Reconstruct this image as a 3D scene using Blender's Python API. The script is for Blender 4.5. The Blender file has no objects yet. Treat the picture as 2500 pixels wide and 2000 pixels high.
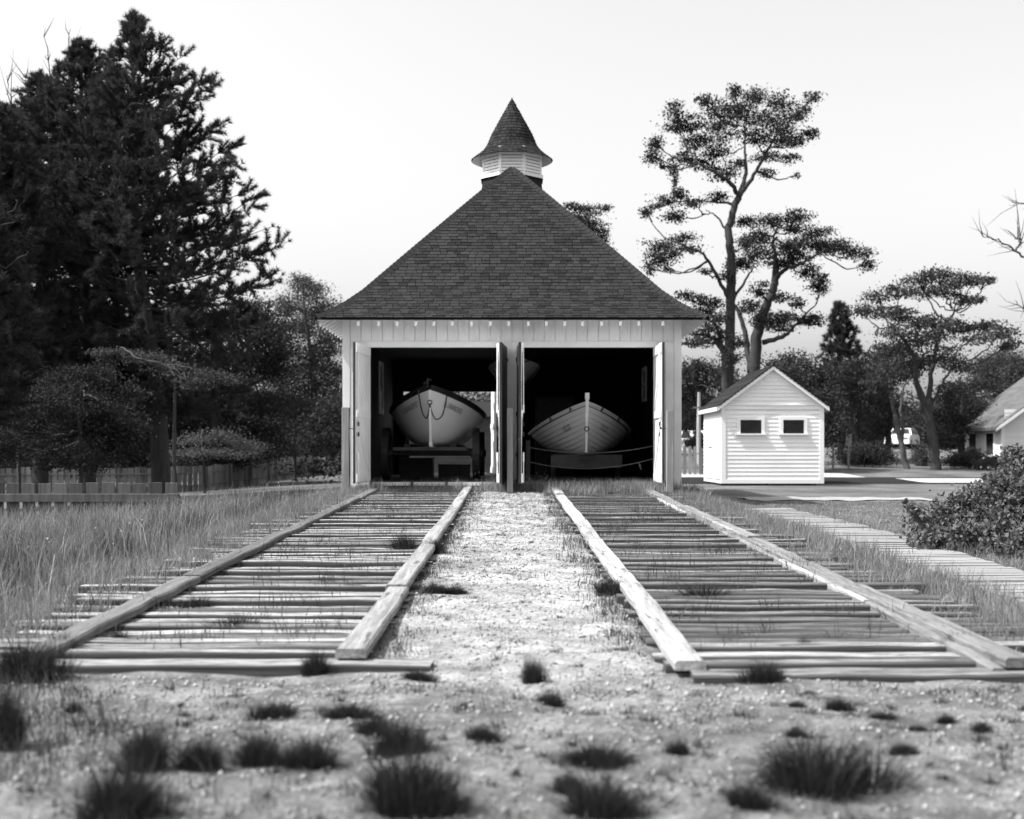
import bpy, bmesh, math, random
import numpy as np
from mathutils import Vector, Matrix, Euler

random.seed(7)
RNG = np.random.default_rng(11)
SC = bpy.context.scene
COL = SC.collection
R = math.radians

# ------------------------------------------------------------------ camera
CAM_H = 1.05
cam_d = bpy.data.cameras.new('camera')
cam = bpy.data.objects.new('camera', cam_d)
COL.objects.link(cam)
cam.location = (0, 0, CAM_H)
cam.rotation_euler = (R(90), 0, 0)
cam_d.sensor_width = 36.0
cam_d.lens = 43.2
cam_d.shift_y = 0.042
cam_d.clip_start = 0.1
cam_d.clip_end = 3000
cam_d.dof.use_dof = True
cam_d.dof.focus_distance = 14.0
cam_d.dof.aperture_fstop = 1.9
SC.camera = cam

# ------------------------------------------------------------------ light
SUN_EL, SUN_FRONT = 56.0, 12.0          # degrees: height, and how far in front of due left
sv = Vector((-math.cos(R(SUN_EL)) * math.cos(R(SUN_FRONT)),
             -math.cos(R(SUN_EL)) * math.sin(R(SUN_FRONT)), math.sin(R(SUN_EL))))
w = bpy.data.worlds.new('World')
SC.world = w
w.use_nodes = True
nt = w.node_tree
nt.nodes.clear()
sky = nt.nodes.new('ShaderNodeTexSky')
sky.sky_type = 'NISHITA'
sky.sun_disc = False
sky.sun_elevation = R(SUN_EL)
sky.sun_rotation = math.atan2(sv.x, sv.y)
sky.dust_density = 4.0
sky.air_density = 1.0
# black-and-white: each part of the sky takes the grey of its strongest channel, so hazy blue comes out pale
sp_ = nt.nodes.new('ShaderNodeSeparateColor')
mx1 = nt.nodes.new('ShaderNodeMath'); mx1.operation = 'MAXIMUM'
bw = nt.nodes.new('ShaderNodeMath'); bw.operation = 'MAXIMUM'
bg = nt.nodes.new('ShaderNodeBackground')
bg.inputs['Strength'].default_value = 0.15
wo = nt.nodes.new('ShaderNodeOutputWorld')
nt.links.new(sky.outputs[0], sp_.inputs[0])
nt.links.new(sp_.outputs[0], mx1.inputs[0])
nt.links.new(sp_.outputs[1], mx1.inputs[1])
nt.links.new(mx1.outputs[0], bw.inputs[0])
nt.links.new(sp_.outputs[2], bw.inputs[1])
nt.links.new(bw.outputs[0], bg.inputs[0])
nt.links.new(bg.outputs[0], wo.inputs[0])
sun_d = bpy.data.lights.new('sun', 'SUN')
sun_d.energy = 4.3
sun_d.angle = R(0.5)
sun_d.color = (1, 1, 1)                 # the photograph is black and white
sun = bpy.data.objects.new('sun', sun_d)
COL.objects.link(sun)
sun.rotation_euler = (-sv).to_track_quat('-Z', 'Y').to_euler()
sun.location = (-30, -5, 40)

SC.view_settings.view_transform = 'Standard'
SC.view_settings.look = 'None'
SC.view_settings.gamma = 1.0
SC.view_settings.exposure = 0.82
SC.view_settings.use_curve_mapping = False
SC.render.engine = 'CYCLES'
SC.cycles.use_denoising = True
SC.cycles.max_bounces = 6
SC.cycles.diffuse_bounces = 3
SC.cycles.transparent_max_bounces = 8
SC.cycles.caustics_reflective = False
SC.cycles.caustics_refractive = False

# ------------------------------------------------------------------ helpers
F, UC, VH = 3000.0, 1250.0, 1105.0
def P(u, v, Y):
    return ((u - UC) / F * Y, Y, CAM_H + (VH - v) / F * Y)
def XU(u, Y):
    return (u - UC) / F * Y
def ss(a, b, x):
    t = np.clip((np.asarray(x, float) - a) / (b - a), 0, 1)
    return t * t * (3 - 2 * t)

def node_mat(name):
    m = bpy.data.materials.new(name)
    m.use_nodes = True
    t = m.node_tree
    t.nodes.clear()
    return m, t
def N(t, kind, **kw):
    n = t.nodes.new(kind)
    for k, v in kw.items():
        setattr(n, k, v)
    return n
def math_node(t, op, a, b=None, c=None, clamp=False):
    n = t.nodes.new('ShaderNodeMath')
    n.operation = op
    n.use_clamp = clamp
    for i, x in enumerate((a, b, c)):
        if x is None:
            continue
        if isinstance(x, (int, float)):
            n.inputs[i].default_value = x
        else:
            t.links.new(x, n.inputs[i])
    return n.outputs[0]
def noise(t, scale, detail=4.0, rough=0.55, obj=False, offset=(0, 0, 0)):
    """noise on world position (or object coordinates), scale may differ per axis"""
    if obj:
        src = t.nodes.new('ShaderNodeTexCoord').outputs['Object']
    else:
        src = t.nodes.new('ShaderNodeNewGeometry').outputs['Position']
    mp = t.nodes.new('ShaderNodeMapping')
    mp.inputs['Scale'].default_value = scale if hasattr(scale, '__len__') else (scale,) * 3
    mp.inputs['Location'].default_value = offset
    t.links.new(src, mp.inputs['Vector'])
    nz = t.nodes.new('ShaderNodeTexNoise')
    nz.inputs['Scale'].default_value = 1.0
    nz.inputs['Detail'].default_value = detail
    nz.inputs['Roughness'].default_value = rough
    t.links.new(mp.outputs[0], nz.inputs['Vector'])
    return nz.outputs[0]
def remap(t, x, a, b, c, d):
    n = t.nodes.new('ShaderNodeMapRange')
    t.links.new(x, n.inputs[0])
    for i, val in enumerate((a, b, c, d)):
        n.inputs[i + 1].default_value = val
    return n.outputs[0]
def lerp(t, a, b, f):
    """a + (b-a)*f, each a socket or a number"""
    n = t.nodes.new('ShaderNodeMix')
    n.data_type = 'FLOAT'
    for i, x in ((2, a), (3, b), (0, f)):
        if isinstance(x, (int, float)):
            n.inputs[i].default_value = x
        else:
            t.links.new(x, n.inputs[i])
    return n.outputs[0]
def attr(t, name):
    n = t.nodes.new('ShaderNodeAttribute')
    n.attribute_name = name
    return n.outputs['Fac']

def mat(name, lo, hi, scale=6.0, detail=5.0, rough=0.8, bump=0.0, bscale=None, tone=0.0, wear=None, spec=0.3,
        fine=None, metal=0.0):
    """grey material: noise between two albedos, times a per-piece tone; wear=(scale, threshold, albedo) for bare patches"""
    m, t = node_mat(name)
    out = N(t, 'ShaderNodeOutputMaterial')
    b = N(t, 'ShaderNodeBsdfPrincipled')
    f = remap(t, noise(t, scale, detail), 0.3, 0.7, 0, 1)
    c = lerp(t, lo, hi, f)
    if fine:
        g = remap(t, noise(t, fine[0], 3.0), 0.3, 0.7, 1 - fine[1], 1 + fine[1])
        c = math_node(t, 'MULTIPLY', c, g)
    if tone:
        c = math_node(t, 'MULTIPLY', c, remap(t, attr(t, 'tone'), 0, 1, 1 - tone, 1 + tone))
    if wear:
        wv = remap(t, noise(t, wear[0], 6.0, 0.65, offset=(3, 7, 1)), wear[1], wear[1] + 0.03, 0, 1)
        c = lerp(t, c, wear[2], wv)
    t.links.new(c, b.inputs['Base Color'])
    b.inputs['Roughness'].default_value = rough
    b.inputs['Specular IOR Level'].default_value = spec
    b.inputs['Metallic'].default_value = metal
    if bump:
        bn = N(t, 'ShaderNodeBump')
        bn.inputs['Strength'].default_value = 1.0
        bn.inputs['Distance'].default_value = bump
        t.links.new(noise(t, bscale or scale, 5.0, 0.6), bn.inputs['Height'])
        t.links.new(bn.outputs[0], b.inputs['Normal'])
    t.links.new(b.outputs[0], out.inputs[0])
    return m
def leaf_mat(name, lo, hi, trans=0.3):
    m, t = node_mat(name)
    out = N(t, 'ShaderNodeOutputMaterial')
    d = N(t, 'ShaderNodeBsdfDiffuse')
    tr = N(t, 'ShaderNodeBsdfTranslucent')
    mx = N(t, 'ShaderNodeMixShader')
    c = lerp(t, lo, hi, attr(t, 'tone'))
    for n in (d, tr):
        t.links.new(c, n.inputs['Color'])
    mx.inputs[0].default_value = trans
    t.links.new(d.outputs[0], mx.inputs[1])
    t.links.new(tr.outputs[0], mx.inputs[2])
    t.links.new(mx.outputs[0], out.inputs[0])
    return m

M = {}
M['white_paint'] = mat('white_paint', 0.81, 0.87, (1.5, 1.5, 0.7), rough=0.55, bump=0.002, bscale=(40, 40, 6),
                       wear=((5, 5, 2.2), 0.70, 0.36), fine=(3.0, 0.05), tone=0.04)
M['shed_paint'] = mat('shed_paint', 0.76, 0.83, 1.2, rough=0.6, bump=0.002, bscale=(8, 40, 40),
                      wear=((2.6, 2.6, 7), 0.665, 0.40), tone=0.06)
M['soffit_paint'] = mat('soffit_paint', 0.72, 0.78, 2.0, rough=0.6)
M['trim_white'] = mat('trim_white', 0.80, 0.84, 2.0, rough=0.5)
M['door_dark'] = mat('door_dark', 0.022, 0.04, (4, 4, 1.5), rough=0.5, wear=((14, 14, 5), 0.66, 0.40))
M['iron'] = mat('iron', 0.02, 0.045, 12.0, rough=0.6, spec=0.4)
M['shingle'] = mat('shingle', 0.0195, 0.0255, (3, 3, 3), rough=0.85, bump=0.003, bscale=(50, 6, 6), tone=0.45, fine=((60, 8, 8), 0.12), spec=0.08)
M['shingle_deck'] = mat('shingle_deck', 0.01, 0.016, 4.0, rough=0.9, tone=0.3, spec=0.08)
M['shed_roof'] = mat('shed_roof', 0.016, 0.024, 4.0, rough=0.9, tone=0.35, spec=0.08)
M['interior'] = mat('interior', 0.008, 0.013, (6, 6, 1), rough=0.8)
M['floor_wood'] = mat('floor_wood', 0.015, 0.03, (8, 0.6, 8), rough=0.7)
M['stone'] = mat('stone', 0.05, 0.10, 6.0, rough=0.9, bump=0.02)
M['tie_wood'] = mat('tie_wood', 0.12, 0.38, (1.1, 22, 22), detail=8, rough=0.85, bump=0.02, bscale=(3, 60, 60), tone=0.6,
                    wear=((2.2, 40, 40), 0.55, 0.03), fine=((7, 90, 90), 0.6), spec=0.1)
M['tie_side_shade'] = mat('tie_side_shade', 0.035, 0.075, (0.6, 30, 30), detail=6, rough=0.9, bump=0.01, bscale=(1, 40, 40))   # shade painted into the colour of the tie flanks and ends
M['rail_wood'] = mat('rail_wood', 0.15, 0.32, (18, 0.8, 18), detail=7, rough=0.8, bump=0.009, bscale=(36, 1.6, 36), tone=0.6,
                     wear=((20, 2.0, 20), 0.60, 0.09), fine=((90, 5, 90), 0.25), spec=0.15)
M['post_wood'] = mat('post_wood', 0.16, 0.32, (22, 22, 1.0), detail=6, rough=0.85, bump=0.006, bscale=(40, 40, 2), tone=0.2,
                     wear=((16, 16, 2.5), 0.66, 0.12))
M['fence_wood'] = mat('fence_wood', 0.11, 0.23, (14, 14, 1.0), detail=5, rough=0.9, tone=0.45)
M['fence_dark'] = mat('fence_dark', 0.045, 0.10, (14, 14, 1.0), detail=5, rough=0.9, tone=0.5)
M['walk_wood'] = mat('walk_wood', 0.17, 0.27, (1.2, 14, 14), detail=6, rough=0.85, bump=0.004, bscale=(2, 30, 30), tone=0.10)
M['hull_white'] = mat('hull_white', 0.6, 0.66, 2.0, rough=0.38, spec=0.4)
M['hull_black'] = mat('hull_black', 0.015, 0.02, 4.0, rough=0.4)
M['letter_black'] = mat('letter_black', 0.02, 0.025, 4.0, rough=0.5)
M['rope'] = mat('rope', 0.05, 0.08, 60.0, rough=0.9)
M['pale_rope'] = mat('pale_rope', 0.05, 0.08, 60.0, rough=0.9)
M['carriage'] = mat('carriage', 0.014, 0.026, (8, 8, 8), rough=0.6)
M['carriage_pale'] = mat('carriage_pale', 0.03, 0.05, (8, 8, 8), rough=0.6)
M['bark'] = mat('bark', 0.028, 0.055, (9, 9, 1.4), detail=6, rough=0.95, bump=0.03, bscale=(14, 14, 2))
M['bark_pale'] = mat('bark_pale', 0.06, 0.11, (9, 9, 1.6), detail=6, rough=0.95)
M['bark_dead'] = mat('bark_dead', 0.03, 0.05, (9, 9, 3), rough=0.95)
M['needles'] = leaf_mat('needles', 0.03, 0.09, 0.2)
M['leaves_dark'] = leaf_mat('leaves_dark', 0.022, 0.062, 0.25)
M['leaves_mid'] = leaf_mat('leaves_mid', 0.03, 0.1, 0.3)
M['leaves_light'] = leaf_mat('leaves_light', 0.06, 0.15, 0.3)
M['bush_leaves'] = leaf_mat('bush_leaves', 0.045, 0.17, 0.25)
M['tuft_grass'] = leaf_mat('tuft_grass', 0.018, 0.062, 0.25)
M['field_grass'] = leaf_mat('field_grass', 0.07, 0.34, 0.35)
M['weed'] = leaf_mat('weed', 0.03, 0.11, 0.3)
M['flower'] = leaf_mat('flower', 0.25, 0.42, 0.3)
M['pebble'] = mat('pebble', 0.18, 0.34, 20.0, rough=0.9, tone=0.35)
M['asphalt'] = mat('asphalt', 0.018, 0.026, 3.0, rough=0.95, fine=(30, 0.2), spec=0.05)
M['concrete'] = mat('concrete', 0.3, 0.38, 1.0, rough=0.9)
M['path_sand'] = mat('path_sand', 0.22, 0.3, 1.5, rough=0.95, fine=(12, 0.12))
M['house_paint'] = mat('house_paint', 0.66, 0.74, 1.0, rough=0.6, tone=0.06)
M['house_roof'] = mat('house_roof', 0.08, 0.12, (1, 1, 6), rough=0.9, fine=(8, 0.15), spec=0.08)
M['grey_siding'] = mat('grey_siding', 0.05, 0.08, 2.0, rough=0.7, tone=0.1)
M['car_paint'] = mat('car_paint', 0.78, 0.82, 1.0, rough=0.25, spec=0.6)
M['glass'] = mat('glass', 0.012, 0.02, 3.0, rough=0.08, spec=0.5)
M['tyre'] = mat('tyre', 0.015, 0.025, 10.0, rough=0.8)
M['strip'] = mat('strip', 0.75, 0.8, 10.0, rough=0.3, metal=0.7)
M['steel'] = mat('steel', 0.4, 0.5, 10.0, rough=0.35, metal=0.8)
M['pole'] = mat('pole', 0.30, 0.42, (10, 10, 1), rough=0.8)
M['sign'] = mat('sign', 0.16, 0.22, 3.0, rough=0.6)

def np_mesh(name, V, Fc, tone=None, smooth=False):
    V = np.asarray(V, np.float32)
    Fc = np.asarray(Fc, np.int32)
    me = bpy.data.meshes.new(name)
    k, m = Fc.shape[1], len(Fc)
    me.vertices.add(len(V))
    me.vertices.foreach_set('co', V.ravel())
    me.loops.add(m * k)
    me.loops.foreach_set('vertex_index', Fc.ravel())
    me.polygons.add(m)
    me.polygons.foreach_set('loop_start', np.arange(0, m * k, k, dtype=np.int32))
    me.update(calc_edges=True)
    a = me.attributes.new('tone', 'FLOAT', 'POINT')
    a.data.foreach_set('value', np.asarray(tone if tone is not None else np.full(len(V), 0.5), np.float32))
    if smooth:
        me.polygons.foreach_set('use_smooth', np.ones(m, bool))
    return me

class MB:
    """collects simple solids into one mesh"""
    def __init__(s):
        s.v, s.f, s.t = [], [], []
    def add(s, vs, fs, tone=0.5):
        o = len(s.v)
        s.v += [tuple(p) for p in vs]
        s.f += [tuple(i + o for i in f) for f in fs]
        s.t += [tone] * len(vs)
        return s
    def box(s, x0, x1, y0, y1, z0, z1, tone=0.5, m=None):
        vs = [(x0, y0, z0), (x1, y0, z0), (x1, y1, z0), (x0, y1, z0), (x0, y0, z1), (x1, y0, z1), (x1, y1, z1), (x0, y1, z1)]
        if m is not None:
            vs = [m @ Vector(p) for p in vs]
        return s.add(vs, [(3, 2, 1, 0), (4, 5, 6, 7), (0, 1, 5, 4), (1, 2, 6, 5), (2, 3, 7, 6), (3, 0, 4, 7)], tone)
    def prism(s, poly, axis, a, b, tone=0.5):
        """poly: 2-D points, extruded along axis from a to b"""
        def pt(p, q):
            return {'x': (q, p[0], p[1]), 'y': (p[0], q, p[1]), 'z': (p[0], p[1], q)}[axis]
        n = len(poly)
        vs = [pt(p, a) for p in poly] + [pt(p, b) for p in poly]
        fs = [tuple(range(n))[::-1], tuple(range(n, 2 * n))]
        fs += [(i, (i + 1) % n, n + (i + 1) % n, n + i) for i in range(n)]
        return s.add(vs, fs, tone)
    def tube(s, pts, rad, n=8, tone=0.5, cap=True):
        pts = [Vector(p) for p in pts]
        if not hasattr(rad, '__len__'):
            rad = [rad] * len(pts)
        vs = []
        up = None
        for i, p in enumerate(pts):
            d = (pts[min(i + 1, len(pts) - 1)] - pts[max(i - 1, 0)])
            d = d.normalized() if d.length > 1e-9 else Vector((0, 0, 1))
            if up is None:
                up = d.orthogonal().normalized()
            up = (up - d * up.dot(d))
            up = up.normalized() if up.length > 1e-6 else d.orthogonal().normalized()
            sd = d.cross(up)
            for k in range(n):
                a = 2 * math.pi * k / n
                vs.append(p + (up * math.cos(a) + sd * math.sin(a)) * rad[i])
        fs = []
        for i in range(len(pts) - 1):
            for k in range(n):
                fs.append((i * n + k, i * n + (k + 1) % n, (i + 1) * n + (k + 1) % n, (i + 1) * n + k))
        if cap:
            fs.append(tuple(range(n))[::-1])
            fs.append(tuple((len(pts) - 1) * n + k for k in range(n)))
        return s.add(vs, fs, tone)
    def mesh(s, name, smooth=False):
        me = bpy.data.meshes.new(name)
        me.from_pydata(s.v, [], s.f)
        a = me.attributes.new('tone', 'FLOAT', 'POINT')
        a.data.foreach_set('value', np.asarray(s.t, np.float32))
        if smooth:
            me.polygons.foreach_set('use_smooth', np.ones(len(me.polygons), bool))
        return me
    def build(s, name, m, parent=None, smooth=False, bevel=0):
        return link(name, s.mesh(name, smooth), m, parent, bevel)

def link(name, me, m, parent=None, bevel=0):
    if m is not None and len(me.materials) == 0:
        me.materials.append(M[m] if isinstance(m, str) else m)
    o = bpy.data.objects.new(name, me)
    COL.objects.link(o)
    if parent is not None:
        o.parent = parent
        if parent.parent is None and parent.type == 'EMPTY' and parent.get('world_parts'):
            o.matrix_parent_inverse = Matrix.Translation(-Vector(parent.location))
    if bevel:
        md = o.modifiers.new('bevel', 'BEVEL')
        md.width = bevel
        md.segments = 2
        md.limit_method = 'ANGLE'
    return o
def tag(o, label=None, cat=None, group=None, kind=None):
    if label: o['label'] = label
    if cat: o['category'] = cat
    if group: o['group'] = group
    if kind: o['kind'] = kind
    return o
def thing(name, label, cat, loc, group=None, world=True):
    """an Empty at the thing's base; world=True: parts are given in world coordinates"""
    o = bpy.data.objects.new(name, None)
    COL.objects.link(o)
    o.location = loc
    o.empty_display_size = 0.2
    if world:
        o['world_parts'] = True
    return tag(o, label, cat, group)

# ------------------------------------------------------------------ terrain
def track_h(y):
    return -0.0457 + 0.01667 * np.clip(y, 5.8, 25.0)
def bumps(x, y):
    return (0.012 * np.sin(x * 5.1 + 1.3 * np.sin(y * 2.3)) * np.sin(y * 4.3 + x * 1.7)
            + 0.008 * np.sin(x * 11.7 + y * 3.1) * np.sin(y * 9.1 - x * 2.2 + 1.0))
def ground_h(x, y):
    x = np.asarray(x, float); y = np.asarray(y, float)
    T = track_h(y)
    inner = np.where(np.abs(x) < 0.78, T - 0.085, T - 0.112)
    k = ss(0.70, 0.86, np.abs(x))
    inner = (T - 0.085) * (1 - k) + (T - 0.112) * k
    near = -0.03
    right = -0.10 * (1 - ss(8, 16, y)) + 0.027 * np.clip(y - 42, 0, 110) * ss(0, 7, x)
    leftd = -0.15 - 0.38 * ss(4, 14, -x) * ss(8, 22, y) * (1 - ss(46, 64, y)) + 0.25 * (1 - ss(3.4, 7, -x)) * ss(12, 25, y)
    outer = np.where(x > 0, right, leftd)
    k = ss(3.15, 5.0, np.abs(x))
    h = inner * (1 - k) + outer * k
    k = ss(5.9, 6.25, y)                                   # in front of the tracks
    front = near - 0.04 * ss(3, 6, np.abs(x))
    h = front * (1 - k) + h * k
    k = ss(25.2, 27, y) * (1 - ss(3.3, 4.2, np.abs(x)))    # under and behind the boathouse
    back = np.where(x > 0, right, leftd)
    h = h * (1 - k) + np.minimum(back, 0.05) * k
    kb = ss(34, 38, y)
    h = h * (1 - kb) + back * kb
    h = h + bumps(x, y) * (1 - ss(26, 40, y))
    return h
def gz(x, y):
    return float(ground_h(x, y))

def axis(segs):
    out = []
    for a, b, st in segs:
        out += list(np.arange(a, b, st))
    return np.array(out + [segs[-1][1]])
gx = axis([(-900, -100, 100), (-100, -24, 8), (-24, -8, 0.8), (-8, -4, 0.25), (-4, 5.5, 0.075), (5.5, 12, 0.3), (12, 40, 1.2), (40, 100, 8), (100, 900, 100)])
gy = axis([(-60, -4, 8), (-4, 2, 1.0), (2, 7, 0.06), (7, 14, 0.11), (14, 27, 0.25), (27, 60, 1.0), (60, 160, 5), (160, 1500, 120)])
X, Y = np.meshgrid(gx, gy)
Z = ground_h(X, Y)
nx, ny = len(gx), len(gy)
idx = np.arange(nx * ny).reshape(ny, nx)
Fq = np.stack([idx[:-1, :-1], idx[:-1, 1:], idx[1:, 1:], idx[1:, :-1]], -1).reshape(-1, 4)
# 'lawn': 1 where turf grows, 0 on the sand and gravel
def lawn_mask(x, y):
    s = (1 - ss(3.05, 3.7, np.abs(x) + 0.25 * np.sin(y * 1.7) + 0.15 * np.sin(y * 4.1))) * (1 - ss(24.4, 25.2, y))
    front = (1 - ss(5.2, 6.6, y + 0.4 * np.sin(x * 2.1))) * (1 - 0.8 * ss(1.3, 2.4, -x - 0.2 * (y - 3)))
    return 1 - np.maximum(s, front)
gm, t = node_mat('ground')
o_ = N(t, 'ShaderNodeOutputMaterial'); b_ = N(t, 'ShaderNodeBsdfPrincipled')
b_.inputs['Roughness'].default_value = 0.95
b_.inputs['Specular IOR Level'].default_value = 0.1
coarse = noise(t, 1.6, 6, 0.6); mid = noise(t, 9.0, 5, 0.65); fine = noise(t, 70.0, 4, 0.7)
sand = lerp(t, 0.15, 0.29, remap(t, coarse, 0.35, 0.65, 0, 1))
sand = lerp(t, sand, math_node(t, 'MULTIPLY', sand, 1.75), attr(t, 'strip'))
sand = math_node(t, 'MULTIPLY', sand, remap(t, mid, 0.3, 0.7, 0.80, 1.12))
sand = math_node(t, 'MULTIPLY', sand, remap(t, fine, 0.3, 0.7, 0.62, 1.36))
sand = math_node(t, 'MULTIPLY', sand, remap(t, noise(t, 28.0, 5, 0.7, offset=(2, 4, 0)), 0.35, 0.65, 0.66, 1.22))
soil = remap(t, noise(t, 4.2, 8, 0.75, offset=(5, 2, 0)), 0.44, 0.60, 0, 0.85)   # patches of darker soil and moss
sand = lerp(t, sand, 0.075, math_node(t, 'MULTIPLY', soil, lerp(t, 1.0, 0.45, attr(t, 'strip'))))
turf = lerp(t, 0.075, 0.15, remap(t, noise(t, (0.5, 0.35, 0.5), 5, 0.6), 0.35, 0.65, 0, 1))
turf = math_node(t, 'MULTIPLY', turf, remap(t, noise(t, (14, 7, 14), 4, 0.7), 0.3, 0.7, 0.7, 1.3))
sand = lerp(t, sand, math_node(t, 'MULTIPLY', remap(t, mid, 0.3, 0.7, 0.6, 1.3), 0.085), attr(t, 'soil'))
edge = math_node(t, 'ADD', attr(t, 'lawn'), remap(t, mid, 0.3, 0.7, -0.35, 0.35))
col = lerp(t, sand, turf, remap(t, edge, 0.35, 0.65, 0, 1))
t.links.new(col, b_.inputs['Base Color'])
bn = N(t, 'ShaderNodeBump'); bn.inputs['Distance'].default_value = 0.035; bn.inputs['Strength'].default_value = 1.0
hsum = math_node(t, 'ADD', mid, math_node(t, 'MULTIPLY', fine, 0.45))
t.links.new(hsum, bn.inputs['Height']); t.links.new(bn.outputs[0], b_.inputs['Normal'])
t.links.new(b_.outputs[0], o_.inputs[0])
M['ground'] = gm
me = np_mesh('ground', np.stack([X, Y, Z], -1).reshape(-1, 3), Fq, smooth=True)
a_ = me.attributes.new('lawn', 'FLOAT', 'POINT')
a_.data.foreach_set('value', lawn_mask(X, Y).ravel().astype(np.float32))
a_ = me.attributes.new('strip', 'FLOAT', 'POINT')            # crushed pale shell between the tracks
a_.data.foreach_set('value', ((1 - ss(.55, .85, np.abs(X) + .05 * np.sin(Y * 3))) * ss(4.8, 6.6, Y)).ravel().astype(np.float32))
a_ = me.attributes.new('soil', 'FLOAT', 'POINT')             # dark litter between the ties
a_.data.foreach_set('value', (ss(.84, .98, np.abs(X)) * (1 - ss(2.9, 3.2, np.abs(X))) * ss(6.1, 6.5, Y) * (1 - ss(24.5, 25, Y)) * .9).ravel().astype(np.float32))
tag(link('ground', me, 'ground'), 'pale sandy ground turning to mown lawn beside the boathouse', kind='structure')

def sheet(name, x0, x1, y0, y1, off, m, label, nxs=60, nys=14, wob=0.0):
    xs = np.linspace(x0, x1, nxs); ys = np.linspace(0, 1, nys)
    V = []
    for j in ys:
        for x in xs:
            wb = wob * (math.sin(x * 0.9 + 9 * round(j)) + 0.5 * math.sin(x * 2.3 + 4 * round(j)))
            y = y0 + (y1 - y0) * j + wb * (1 if j in (0.0, 1.0) else 0)
            V.append((x, y, gz(x, y) + off))
    q = np.arange(nxs * nys).reshape(nys, nxs)
    fs = np.stack([q[:-1, :-1], q[:-1, 1:], q[1:, 1:], q[1:, :-1]], -1).reshape(-1, 4)
    return tag(link(name, np_mesh(name, V, fs), m), label, kind='structure')
sheet('road', 4.5, 60, 41.3, 45.9, 0.025, 'asphalt', 'dark asphalt road crossing behind the small white shed')
sheet('road_verge', 4.5, 13.2, 46.0, 49.0, 0.025, 'concrete', 'pale gravel verge on the far edge of the road', wob=0.2)
sheet('driveway', 13.9, 17.0, 40.9, 44.6, 0.045, 'concrete', 'white concrete apron laid across the road edge')
sheet('sand_path', 5.2, 9.3, 26.6, 28.4, 0.02, 'path_sand', 'worn pale path across the right lawn', wob=0.12)

# ------------------------------------------------------------------ timber tracks
def plank_poly(w, h, ch):
    return [(-w / 2, -h), (w / 2, -h), (w / 2, -ch), (w / 2 - ch, 0), (-w / 2 + ch, 0), (-w / 2, -ch)]
def tie_mesh(x0, x1, y, ztop, wid, thick, rnd, base_tone):
    b = MB()
    n = 7
    base = plank_poly(wid, thick, 0.009)
    vs = []
    tone = min(1, max(0, base_tone + rnd.gauss(0, .3)))
    sk = rnd.uniform(-0.02, 0.02)
    for i in range(n):
        f = i / (n - 1)
        x = x0 + (x1 - x0) * f
        wz = rnd.uniform(-0.007, 0.006); wy = rnd.uniform(-0.004, 0.004) + sk * (f - 0.5) * 2
        sc = rnd.uniform(0.92, 1.04)
        for (py, pz) in base:
            vs.append((x + rnd.uniform(-.006, .006), y + py * sc + wy, ztop + (pz + wz if pz > -thick else pz)))
    k = len(base)
    fs = [tuple(range(k)), tuple((n - 1) * k + i for i in range(k))[::-1]]
    for i in range(n - 1):
        for j in range(k):
            fs.append((i * k + j, (i + 1) * k + j, (i + 1) * k + (j + 1) % k, i * k + (j + 1) % k))
    b.add(vs, fs, tone)
    b.top = [i for i, f in enumerate(fs) if i > 1 and (i - 2) % k in (2, 3)]
    return b
def rail_piece(xa, ya, xb, yb, wid, thick, lift, rnd, name, parent, tone=None, sag=0.006):
    n = max(3, int((yb - ya) / 0.35))
    prof = plank_poly(wid, thick, 0.012)
    vs = []
    tone = rnd.random() if tone is None else tone
    jx, jz = rnd.uniform(-0.012, 0.012), rnd.uniform(-0.012, 0.012)
    for i in range(n):
        f = i / (n - 1)
        y = ya + (yb - ya) * f
        x = xa + (xb - xa) * f + jx * (1 - 2 * f) + rnd.uniform(-.004, .004)
        z = float(track_h(y)) + lift + jz * (1 - f) + rnd.uniform(-sag, sag)
        e = rnd.uniform(0.96, 1.03)
        for (px, pz) in prof:
            vs.append((x + px * e, y, z + pz))
    k = len(prof)
    fs = [tuple(range(k))[::-1], tuple((n - 1) * k + i for i in range(k))]
    for i in range(n - 1):
        for j in range(k):
            fs.append((i * k + (j + 1) % k, (i + 1) * k + (j + 1) % k, (i + 1) * k + j, i * k + j)[::-1])
    MB().add(vs, fs, tone).build(name, 'rail_wood', parent)
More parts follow.
